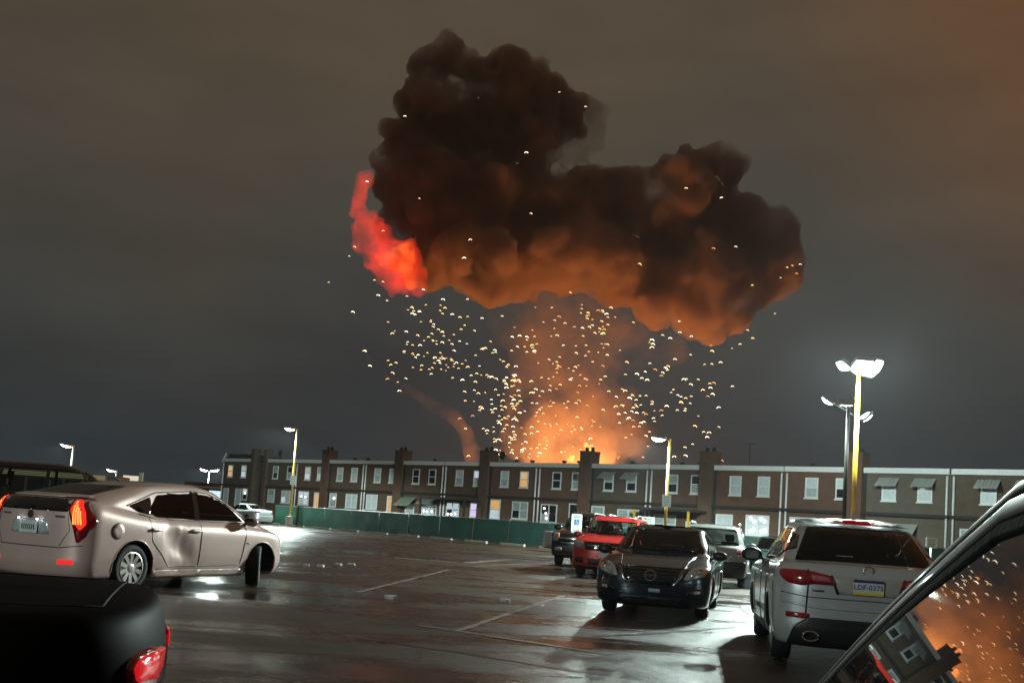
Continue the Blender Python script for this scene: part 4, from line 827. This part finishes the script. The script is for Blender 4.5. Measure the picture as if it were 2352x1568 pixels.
# --- pale crossover seen from behind, right
SP_W = dict(L=4.66, W=1.87, H=1.625, hz=.98, belt=1.07, cy=1.05, cz=1.14, dy=-2.12, dz=1.13, rf=.20, rr=-1.62, wr=.58, rd=.09, wb=2.65, wo=.0, wrad=.35, gc=.24, nf=3.6, nr=3.6, ng=3.2)
PALE = paint('pale silver paint', (.50, .51, .54), .35, .3)
wc = Car('crossover', SP_W, (4.20, 13.05), head(.17, .985), PALE, 'pale silver crossover seen from behind with a yellow and white plate', 'car', N=260)
wc.glass('rear_screen', 'B', [(-.70, 1.155), (.70, 1.155), (.63, 1.33), (.54, 1.52), (-.54, 1.52), (-.63, 1.33)], glass('dark screen', (.07, .08, .075)), h=.1, rnd=.08, see=True)
wc.glass('windscreen', 'F', [(-.72, 1.18), (.72, 1.18), (.58, 1.56), (-.58, 1.56)], CLEAR, h=.12)
for ax in 'LR':
    wc.glass('front_window', ax, [(.80, 1.12), (-.14, 1.12), (-.14, 1.50), (.22, 1.50)], CLEAR, rnd=.03); wc.glass('rear_window', ax, [(-.2, 1.12), (-1.1, 1.14), (-1.0, 1.48), (-.2, 1.50)], TINT, rnd=.03)
    wc.patch('quarter_window', ax, [(-1.18, 1.15), (-1.80, 1.26), (-1.55, 1.42), (-1.12, 1.47)], BLKG, rnd=.04)
    wc.seam('door_seam', ax, [(.86, 1.08), (.84, .7), (.78, .34), (-.22, .34), (-.18, 1.1)], .006); wc.seam('door_seam', ax, [(-.22, .34), (-.82, .34), (-.98, .66), (-1.15, 1.1)], .006)
    wc.patch('body_cladding', ax, [(.9, .25), (-.92, .25), (-.92, .36), (.9, .36)], BLACK, off=.014)
    for y in (-.05, -1.0): wc.patch('door_handle', ax, [(y - .1, .92), (y + .1, .92), (y + .1, .955), (y - .1, .955)], PALE, off=.03, rnd=.012, h=.05)
wc.patch('roof_spoiler', 'B', [(-.60, 1.535), (.60, 1.535), (.54, 1.585), (-.54, 1.585)], PALE, off=.05, rnd=.02)
wc.patch('high_brake_lamp', 'B', [(-.14, 1.545), (.14, 1.545), (.14, 1.575), (-.14, 1.575)], emat('dim brake lamp', (.8, .02, .02), .22), off=.056, rnd=.008)
lamp = [(.88, .98), (.86, 1.04), (.60, 1.045), (.36, 1.00), (.31, .905), (.55, .905), (.66, .88), (.80, .90)]
for l in wc.both('tail_lamp', 'B', lamp, REDL, off=.014, rnd=.03): pass
for sg in (1, -1):
    wc.patch('reverse_lamp', 'B', [(sg * x_, z_) for x_, z_ in [(.57, 1.0), (.40, .985), (.36, .935), (.55, .935)]][::sg], pmat('pink lens', (.45, .12, .16), .1, 0, 1., var=.4, scale=20), off=.018, rnd=.02)
    wc.seam('lamp_seam', 'B', [(sg * .60, 1.05), (sg * .60, .89), (sg * .615, .56)], .006, BLACK, .012)
    wc.patch('bumper_reflector', 'B', [(sg * x_, z_) for x_, z_ in [(.58, .54), (.80, .545), (.80, .60), (.58, .595)]][::sg], REDL, off=.02, rnd=.012)
    p, n = wc.hit('B', sg * .56, .38); MB().tube([(sg * .56 + .085 * math.cos(a), p.y - .05, .36 + .05 * math.sin(a)) for a in [2 * math.pi * k / 18 for k in range(19)]], .013, 6).build('exhaust_tip', CHROME, wc.root, True)
wc.patch('lower_bumper', 'B', [(-.78, .25), (.78, .25), (.72, .46), (.58, .555), (-.58, .555), (-.72, .46)], BLACK, off=.02, rnd=.05, h=.05)
wc.seam('bumper_seam', 'B', [(-.86, .80), (-.6, .765), (.6, .765), (.86, .80)], .005); wc.seam('hatch_crease', 'B', [(-.84, .70), (-.5, .66), (.5, .66), (.84, .70)], .012, PALE, -.002)
wc.patch('plate_recess', 'B', [(-.30, .815), (.30, .815), (.36, 1.00), (-.36, 1.00)], pmat('recess paint', (.42, .40, .38), .4, .2, .8), off=.004, rnd=.02)
wc.seam('recess_edge', 'B', [(-.37, 1.005), (-.30, .815)], .014, BLACK, .004); wc.seam('recess_edge', 'B', [(.37, 1.005), (.30, .815)], .014, BLACK, .004)
NAVY = pmat('plate navy', (.03, .03, .18), .4); GOLD = pmat('plate gold', (.75, .55, .08), .4)
f, y, sg = plate(wc, 'B', .905, pmat('plate white', (.6, .62, .62), .4), [('plate_band', -.1525, .1525, .05, .0775, NAVY), ('plate_band', -.1525, .1525, -.0775, -.048, GOLD)], .012)
lettering('LDF-0375', .074, Matrix.Translation((0, y + sg * .006, .906)) @ Matrix.Rotation(R(90), 4, 'X'), NAVY, f)
p, n = wc.hit('B', 0, 1.075); MB().tube([(.055 * math.cos(a), p.y - .012, 1.075 + .05 * math.sin(a)) for a in [R(-60) + R(300) * k / 16 + R(30) for k in range(17)]], .008, 6).build('emblem', CHROME, wc.root, True)
wc.patch('badge', 'B', [(-.56, .83), (-.44, .83), (-.44, .85), (-.56, .85)], CHROME, off=.012, rnd=.004)
wc.mirror(.78, 1.13, mat=BLACK, size=1.25); wc.finish(spokes=5)
MB().prism([(-.08, 1.60), (.10, 1.645), (-.06, 1.70)], -.02, .02, 'X').build('roof_antenna', PALE, wc.root).location = (0, -1.2, 0)

# --- red people carrier
SP_R = dict(L=4.89, W=1.83, H=1.72, hz=1.02, belt=1.10, cy=1.28, cz=1.17, dy=-2.20, dz=1.18, rf=.45, rr=-2.0, wr=.66, rd=.05, wb=2.89, wo=.08, wrad=.345, gc=.22, nf=4.2, nr=4.5)
RED = paint('red paint', (.55, .022, .018), .15, .3)
rc = Car('people_carrier', SP_R, (3.25, 30.1), head(-.24, -.97), RED, 'bright red people carrier beside the disabled parking sign', 'car')
def wagon_glass(c, b0, z1, g=CLEAR, roofy=-1.9, see=True, wind=True):
    sp = c.sp; W = sp['W'] / 2
    if wind: c.glass('windscreen', 'F', [(-W + .21, b0 + .09), (W - .21, b0 + .09), (sp['wr'] - .03, z1), (-sp['wr'] + .03, z1)], g, see=see, h=.12, rnd=.06)
    c.glass('rear_screen', 'B', [(-.66, b0 + .08), (.66, b0 + .08), (.56, z1), (-.56, z1)], g, see=see, h=.12, rnd=.06)
    cy_ = sp['cy'];
    for ax in 'LR':
        c.glass('front_window', ax, [(cy_ - .22, b0 + .03), (-.05, b0 + .03), (-.05, z1), (sp['rf'] - .02, z1)], g, see=see, rnd=.03); c.glass('rear_window', ax, [(-.12, b0 + .03), (-1.05, b0 + .03), (-1.0, z1), (-.12, z1)], g, see=see, rnd=.03)
        c.glass('quarter_window', ax, [(-1.14, b0 + .03), (roofy + .02, b0 + .06), (roofy + .15, z1 - .05), (-1.1, z1)], g, see=see, rnd=.03)
        c.seam('door_seam', ax, [(cy_ - .2, b0), (cy_ - .25, .4), (-.1, .36), (-.08, b0)], .006); c.seam('door_seam', ax, [(-.1, .36), (-.8, .36), (-1.1, .7), (-1.1, b0)], .006)
wagon_glass(rc, 1.10, 1.57)
rc.patch('grille', 'F', [(-.56, .97), (.56, .97), (.50, .76), (.40, .74), (-.40, .74), (-.50, .76)], BLKG, off=.008)
rc.seam('grille_cross', 'F', [(-.5, .87), (.5, .87)], .016, CHROME, .014); rc.seam('grille_cross', 'F', [(0, .96), (0, .76)], .016, CHROME, .014)
for l in rc.both('headlamp', 'F', [(.57, .96), (.84, 1.0), (.86, .86), (.76, .80), (.56, .80)], LENS, off=.014): pass
rc.patch('lower_intake', 'F', [(-.44, .52), (.44, .52), (.40, .36), (-.40, .36)], BLACK, off=.008)
rc.both('fog_intake', 'F', [(.54, .54), (.80, .54), (.78, .40), (.54, .40)], BLACK, off=.008); rc.patch('lower_bumper', 'F', [(-.82, .32), (.82, .32), (.76, .235), (-.76, .235)], BLACK, off=.012)
MB().box(-.15, .15, 2.44, 2.452, .57, .71).build('front_plate', pmat('glossy white plate', (.75, .75, .75), .1, 0, 1.), rc.root)
for sg in (1, -1): MB().tube([(sg * .62, .5, 1.72), (sg * .64, .3, 1.76), (sg * .64, -1.6, 1.76), (sg * .62, -1.8, 1.71)], .02, 6).build('roof_rail', STEEL, rc.root, True)
rc.mirror(.98, 1.14, mat=RED, size=1.2); rc.finish(spokes=5)

# --- dark pickup-fronted 4x4 behind it
SP_P = dict(L=5.2, W=1.95, H=1.88, hz=1.15, belt=1.22, cy=1.15, cz=1.27, dy=-2.30, dz=1.30, rf=.5, rr=-2.1, wr=.70, rd=.04, wb=3.0, wo=.1, wrad=.39, gc=.32, nf=5.5, nr=5.5)
DARK = paint('black paint', (.010, .012, .013), .3, .25)
pc = Car('off_roader', SP_P, (3.05, 36.6), head(-.24, -.97), DARK, 'black off-roader with a chrome bar grille behind the disabled parking sign', 'car', N=160)
wagon_glass(pc, 1.22, 1.72, roofy=-1.95)
pc.patch('grille', 'F', [(-.62, 1.10), (.62, 1.10), (.60, .80), (-.60, .80)], BLKG, off=.008)
pc.patch('chrome_bar', 'F', [(-.64, .99), (.64, .99), (.64, .92), (-.64, .92)], CHROME, off=.02); pc.patch('chrome_bar', 'F', [(-.62, .82), (.62, .82), (.62, .79), (-.62, .79)], CHROME, off=.02)
pc.both('headlamp', 'F', [(.66, 1.12), (.88, 1.12), (.90, .86), (.70, .84)], LENS, off=.016); pc.both('turn_signal', 'F', [(.66, 1.10), (.74, 1.10), (.74, .95), (.66, .95)], AMBER, off=.02)
pc.patch('front_bumper', 'F', [(-.90, .70), (.90, .70), (.88, .46), (-.88, .46)], BLACK, off=.03); pc.both('fog_lamp', 'F', [(.55, .64), (.80, .64), (.80, .54), (.55, .54)], LENS, off=.036)
pc.mirror(.92, 1.30, mat=DARK, size=1.4); pc.finish(spokes=6)

# --- silver estate with its back to us, right of the black sedan
SP_E = dict(L=4.6, W=1.83, H=1.68, hz=1.0, belt=1.06, cy=1.1, cz=1.13, dy=-2.14, dz=1.10, rf=.25, rr=-1.86, wr=.64, rd=.05, wb=2.65, wrad=.345, gc=.26, nf=4, nr=4.2)
GREY = paint('wet grey paint', (.38, .40, .39), .5, .25)
ec = Car('estate_car', SP_E, (6.05, 29.5), head(.24, .97), GREY, 'silver grey estate car seen from behind with black lower bumper', 'car', N=160)
wagon_glass(ec, 1.04, 1.54, roofy=-1.75)
for sg in (1, -1):
    ec.patch('tail_lamp', 'B', [(sg * x_, z_) for x_, z_ in [(.60, 1.02), (.86, 1.06), (.87, .88), (.62, .86)]][::sg], LENS, off=.014, rnd=.02); ec.patch('tail_lamp_red', 'B', [(sg * x_, z_) for x_, z_ in [(.62, .94), (.74, .96), (.74, .88), (.63, .87)]][::sg], REDL, off=.018, rnd=.02)
    MB().tube([(sg * .62, .3, 1.67), (sg * .64, .1, 1.71), (sg * .64, -1.4, 1.71), (sg * .62, -1.6, 1.66)], .02, 6).build('roof_rail', STEEL, ec.root, True)
ec.patch('tailgate_trim', 'B', [(-.5, .86), (.5, .86), (.5, .82), (-.5, .82)], CHROME, off=.016); ec.patch('lower_bumper', 'B', [(-.86, .70), (.86, .70), (.82, .28), (-.82, .28)], BLACK, off=.014)
ec.patch('licence_plate', 'B', [(-.15, .78), (.15, .78), (.15, .66), (-.15, .66)], PW, off=.02, rnd=.01)
ec.mirror(.78, 1.12, mat=BLACK, size=1.1); ec.finish(spokes=5)

# --- cars far off
def sedan_plain(name, loc, hd, pt, label, see=True, wagon=False, spec=None, tail=True, group=None):
    c = Car(name, spec or SP_S, loc, hd, pt, label, 'car', group, N=120)
    (wagon_glass(c, c.sp['belt'], c.sp['H'] - .16, see=see, g=CLEAR) if wagon else sedan_glass(c, see, CLEAR))
    c.both('tail_lamp', 'B', [(.55, .96), (.84, .96), (.85, .80), (.55, .82)], REDL, off=.014); c.both('headlamp', 'F', [(.50, .68), (.80, .80), (.82, .86), (.56, .78)], LENS, off=.014)
    c.patch('grille', 'F', [(-.4, .74), (.4, .74), (.34, .56), (-.34, .56)], BLACK, off=.008); c.patch('rear_bumper', 'B', [(-.85, .62), (.85, .62), (.82, .36), (-.82, .36)], pt, off=.03)
    c.mirror(c.sp['cy'] - .26, c.sp['belt'] + .05, mat=BLACK); c.finish(spokes=6); return c
sedan_plain('saloon_car', (4.35, 53.6), head(.9, .35), paint('pale grey paint', (.45, .45, .45)), 'light grey saloon car with its tail towards the green fence')
sedan_plain('compact_car', (9.3, 35.2), head(-.24, -.97), paint('bottle green paint', (.02, .05, .045), .4, .2), 'dark green car almost hidden between grey estate and pale crossover')
sedan_plain('parked_car', (-20.0, 79.0), head(-.80, .62), paint('white car paint', (.62, .66, .70)), 'small white car parked at the left end of the green fence')
SP_B = dict(SP_P, L=5.3, H=1.95, W=2.0, belt=1.28, hz=1.2, cz=1.33, dz=1.34, gc=.32)
bc = Car('large_vehicle', SP_B, (-9.9, 22.6), head(1, .32), paint('brown black paint', (.015, .013, .012), .3, .25), 'dark tall vehicle behind the silver hatchback, seen side on at the left edge', 'car', N=160)
wagon_glass(bc, 1.28, 1.80, roofy=-2.05); bc.mirror(.92, 1.36, mat=BLACK, size=1.4); bc.finish(spokes=6)
bc.both('tail_lamp', 'B', [(.70, 1.15), (.90, 1.15), (.90, .80), (.72, .80)], REDL, off=.014); bc.both('headlamp', 'F', [(.60, 1.05), (.88, 1.08), (.90, .90), (.62, .88)], LENS, off=.014)

# --- the dark tail at the bottom left
SP_N = dict(SP_S, L=4.7, H=1.44, dz=1.00, belt=.93, dy=-1.25, rr=-.55, gc=.18, nr=2.4)
BROWN = pmat('near black paint', (.006, .0045, .004), .5, 0, 0, spec=.015)
nc = Car('dark_sedan', SP_N, (-3.58, 3.52, -.03), head(-.96, -.28), BROWN, 'rear corner of a near black sedan with a lit red tail lamp, bottom left', 'car', N=240)
sedan_glass(nc, True, TINT)
nc.both('tail_lamp', 'B', [(.34, .83), (.56, .83), (.64, .80), (.62, .63), (.56, .57), (.36, .61)], REDL, off=.012, rnd=.04)
GLOW = pmat('red tail glow', (.5, .01, .02), .15, 0, 1., .6, 30, emit=((1, .015, .025), .55))
for ax in 'LR':
    nc.patch('side_tail_lamp', ax, [(-2.335, .825), (-2.25, .82), (-2.235, .78), (-2.26, .67), (-2.33, .57)], REDL, off=.014, rnd=.03, h=.03)
    nc.patch('lamp_glow', ax, [(-2.335, .815), (-2.26, .81), (-2.245, .78), (-2.26, .74), (-2.33, .73)], GLOW, off=.02, rnd=.02, h=.03)
nc.both('lamp_glow', 'B', [(.36, .815), (.55, .815), (.61, .79), (.60, .73), (.37, .72)], GLOW, off=.02, rnd=.03)
nc.seam('boot_seam', 'T', [(-.60, -1.30), (-.62, -2.0), (-.56, -2.14), (.56, -2.14), (.62, -2.0), (.60, -1.30)], .005, pmat('seam black', (.001, .001, .001), .9), 0)
nc.mirror(.86, 1.0, mat=BROWN); nc.finish(spokes=7)

# ------------------------------------------------------------------ embers thrown out by the blast
HOT = [emat('white hot ember', (1, .84, .58), 6.), emat('yellow ember', (1, .66, .30), 5.), emat('orange ember', (1, .42, .12), 3.)]
def ember_mesh(seed):
    rnd = random.Random(seed); mb = MB(); n = 6; w_ = .5; arc = R(rnd.uniform(120, 170)); rows = []
    for k in range(n + 1):
        a = math.pi / 2 + arc * (k / n - .5); t = math.sin(math.pi * (k + .25) / (n + .5)) ** .7; r = .062 * t + .008
        c = Vector((w_ * math.cos(a), 0, w_ * .95 * math.sin(a) - .35)); u = Vector((math.cos(a), 0, math.sin(a))); q = Vector((0, 1, 0))
        rows.append([mb.b.verts.new(c + u * r * math.cos(b2) + q * r * math.sin(b2)) for b2 in [2 * math.pi * j / 6 for j in range(6)]])
    for a, b2 in zip(rows, rows[1:]):
        for j in range(6): mb.b.faces.new((a[j], a[(j + 1) % 6], b2[(j + 1) % 6], b2[j]))
    mb.b.faces.new(rows[0]); mb.b.faces.new(rows[-1][::-1]); return mb.mesh('ember')
EM = [[None] * 3 for _ in range(4)]
for i in range(4):
    base = ember_mesh(i)
    for j in range(3):
        m_ = base.copy(); m_.materials.clear(); m_.materials.append(HOT[j]); m_.polygons.foreach_set('use_smooth', [True] * len(m_.polygons)); EM[i][j] = m_
rnd = random.Random(21); pts = []
GR = [('left', 'glowing ember raining down left of the fire column', 'embers left of the fire column'), ('mid', 'glowing ember in front of the orange fire column', 'embers in front of the fire column'), ('right', 'glowing ember drifting right of the fire column', 'embers right of the fire column'), ('top', 'glowing ember flung up around the dark smoke cloud', 'embers around the smoke cloud')]
def add(n, fx, fy, g, s0=.75, s1=1.15):
    for _ in range(n): pts.append((fx(), fy(), g, rnd.uniform(s0, s1)))
add(135, lambda: rnd.gauss(1165, 42), lambda: rnd.uniform(860, 1052), 0); add(125, lambda: rnd.uniform(890, 1235), lambda: rnd.triangular(690, 930, 800), 0, .7, 1.05); add(22, lambda: rnd.gauss(985, 35), lambda: rnd.gauss(720, 22), 0)
add(120, lambda: rnd.uniform(1215, 1400), lambda: rnd.uniform(700, 1050), 1, .55, 1.); add(16, lambda: rnd.gauss(1375, 22), lambda: rnd.gauss(735, 25), 1); add(95, lambda: rnd.triangular(1395, 1690, 1440), lambda: rnd.gauss(925, 62), 2); add(14, lambda: rnd.uniform(1500, 1730), lambda: rnd.uniform(760, 850), 2)
for x, y in ((1209, 350), (1576, 432), (1657, 454), (1470, 606), (1285, 212), (930, 267), (1066, 592), (843, 417), (1820, 610), (1838, 607), (1793, 638), (1808, 614), (1830, 628), (802, 588), (815, 567), (755, 648), (860, 643), (880, 647), (869, 678), (811, 716), (837, 806), (1220, 490), (1080, 550), (1639, 570), (1690, 566), (880, 530), (963, 456), (1728, 655), (1780, 720), (1345, 245), (1455, 740), (1560, 738), (1718, 758), (1700, 790)): pts.append((x, y, 3, rnd.uniform(.7, 1.1)))
for x, y in ((1498, 780), (1500, 790), (1497, 797), (1392, 790), (1385, 765), (1395, 815), (1385, 840), (1310, 672), (1284, 842), (1575, 1046), (1624, 1003), (1682, 887), (1632, 890), (890, 870), (838, 805), (850, 840)): pts.append((x, y, 2 if x > 1400 else 1 if x > 1200 else 0, 1.15))
pts.sort(key=lambda q: -q[3]); rest = MB()
for i, (x, y, g, s_) in enumerate(pts):
    Y = FD - rnd.uniform(14, 45); p = at_depth(x, y, Y); k = (0 if rnd.random() < (.55 if g != 1 else .25) else 1 if rnd.random() < .7 else 2)
    sc_ = s_ * rnd.uniform(.7, 1.15) * 10.2 * Y / F * .80
    if i < 300:
        o = bpy.data.objects.new('ember', EM[i % 4][k]); C.objects.link(o); o.location = p; o.rotation_euler = (rnd.uniform(-.2, .2), ROLL + rnd.uniform(-.35, .35), 0); o.scale = (sc_, sc_, sc_); tag(o, GR[g][1], 'ember', GR[g][2])
    else:
        m2 = EM[i % 4][1].copy(); m2.transform(Matrix.Translation(p) @ Matrix.Rotation(ROLL + rnd.uniform(-.35, .35), 4, 'Y') @ Matrix.Scale(sc_, 4)); rest.b.from_mesh(m2); bpy.data.meshes.remove(m2)
if rest.b.verts: tag(rest.build('embers', HOT[1]), 'swarm of the smallest glowing embers in the air over the roofs', 'embers', kind='stuff')

# ------------------------------------------------------------------ the dark car at arm's length on the right
DB = pmat('dark petrol paint', (.010, .015, .020), .5, .1, .15)
A = Vector((.675, 1.35, 1.432)); Bc = Vector((.74, 2.41, 1.004)); HD = math.atan2(.25, 1)
fc = empty('near_car', (1.30, .60, 0), -HD, label='windscreen pillar and side window of a dark car at the right edge', cat='car')
IM = Matrix.LocRotScale(fc.location, fc.rotation_euler, None).inverted(); a_, c_ = IM @ A, IM @ Bc
def lerp(p, q, t): return p + (q - p) * t
nG = Vector((-.90, 0, .435)).normalized()      # outward normal of the side glass, in the car's own frame
along = Vector((0, 1, 0)); down = nG.cross(along).normalized()
if down.z > 0: down = -down
# pillar line, gently bowed, running back into the roof rail
pl_pts = [lerp(a_, c_, t) - down * (.035 * math.sin(math.pi * t)) for t in (0, .12, .25, .4, .55, .7, .85, 1)]
rail = [a_ - along * (.22 * k) - down * (.030 * k - .005 * k * k) for k in range(9, 0, -1)]
pp = rail + pl_pts + [c_ + (c_ - pl_pts[-2]) * .9]
def sweep(name, path, prof, mat):
    """prof: (outward along the glass normal, down the glass) offsets"""
    mb = MB(); rows = []
    for p in path: rows.append([mb.b.verts.new(p + nG * u + down * v_) for u, v_ in prof])
    for r1, r2 in zip(rows, rows[1:]):
        for j in range(len(prof)): mb.b.faces.new((r1[j], r1[(j + 1) % len(prof)], r2[(j + 1) % len(prof)], r2[j]))
    mb.b.faces.new(rows[0]); mb.b.faces.new(rows[-1][::-1]); return mb.build(name, mat, fc, True)
sweep('roof_drip_rail', pp, rounded([(-.012, -.003), (-.003, -.001), (.001, .004), (.001, .020), (-.002, .023), (-.012, .023)], .002, 2), DB)
sweep('door_gap', pp, [(-.012, .023), (-.006, .023), (-.006, .028), (-.012, .028)], BLACK)
sweep('window_frame', pp, rounded([(-.012, .028), (-.002, .028), (.002, .034), (.002, .058), (-.001, .064), (-.012, .064)], .002, 2), DB)
sweep('window_seal', pp, rounded([(-.012, .064), (-.003, .064), (-.001, .070), (-.003, .086), (-.012, .086)], .002, 2), RUBBER)
gp = [p + down * .084 - nG * .005 for p in pp]
mb = MB(); top = [mb.b.verts.new(p) for p in gp]; bot = [mb.b.verts.new(Vector((0, p.y, 0)) + Vector((gp[0].x, 0, gp[0].z)) * 0 + (p + down * max(.02, (p.z - (c_.z - .32)) / -down.z))) for p in gp]
for j in range(len(gp) - 1):
    mb.b.faces.new((top[j], top[j + 1], bot[j + 1], bot[j]))
NG = bpy.data.materials.new('side window glass'); NG.use_nodes = True; b_ = NG.node_tree.nodes['Principled BSDF']; b_.inputs['Base Color'].default_value = (.006, .007, .008, 1); b_.inputs['Roughness'].default_value = .015; b_.inputs['Coat Weight'].default_value = 0.; b_.inputs['Coat Roughness'].default_value = .01
b_.inputs['IOR'].default_value = 1.4
# flatten the pane exactly: every vertex onto one plane
p0 = gp[len(rail) + 3].copy()
for v in mb.b.verts: v.co = v.co - nG * (v.co - p0).dot(nG)
mb.build('side_window', NG, fc)
# roof, windscreen, door, bonnet: the rest of the car
mb = MB(); n1 = []
for k, p in enumerate(pp):
    row = []
    for j in range(9):
        u = j / 8; row.append(mb.b.verts.new(Vector((p.x + .01 + 1.25 * u, p.y + .05 * math.sin(math.pi * u), p.z + .0 + .05 * math.sin(math.pi * u)))))
    n1.append(row)
nr_ = len(rail)
rf_ = MB(); wsn = MB()
def grid(m, rows):
    vs_ = [[m.b.verts.new(v.co) for v in r] for r in rows]
    for r1, r2 in zip(vs_, vs_[1:]):
        for j in range(len(r1) - 1): m.b.faces.new((r1[j], r1[j + 1], r2[j + 1], r2[j]))
grid(rf_, n1[:nr_ + 2]); grid(wsn, n1[nr_ + 1:]); rf_.build('roof', DB, fc, True); wsn.build('windscreen', TINT, fc, True); mb.b.free()
bx = c_.x - .1
MB().box(bx, bx + 1.65, c_.y - 2.9, c_.y - .2, .25, c_.z - .31, .04).build('door_panel', DB, fc, True)
MB().prism([(c_.y + .0, .30), (c_.y + .0, c_.z - .05), (c_.y + .5, c_.z - .16), (c_.y + .95, c_.z - .34), (c_.y + 1.0, .30)], bx + .12, bx + 1.5, 'X').build('bonnet', DB, fc)
for x in (bx + .1, bx + 1.45):
    for y in (c_.y + .45, c_.y - 2.2):
        w2 = MB().lathe([(-.1, .2), (-.1, .29), (0, .32), (.1, .29), (.1, .2)], 'X', 24, (x, y, .32)).build('wheel', RUBBER, fc, True)


# ------------------------------------------------------------------ damp air
hz_ = bpy.data.materials.new('damp air'); hz_.use_nodes = True; t = hz_.node_tree; t.nodes.clear(); o_ = nd(t, 'ShaderNodeOutputMaterial'); v_ = nd(t, 'ShaderNodeVolumePrincipled')
v_.inputs['Color'].default_value = (.92, .95, 1, 1); v_.inputs['Density'].default_value = .00010; v_.inputs['Anisotropy'].default_value = .55; t.links.new(v_.outputs[0], o_.inputs['Volume'])
tag(MB().box(-420, 420, -60, 420, -1.5, 135).build('haze', hz_), 'thin damp night air over the whole parking lot', 'haze', kind='stuff')
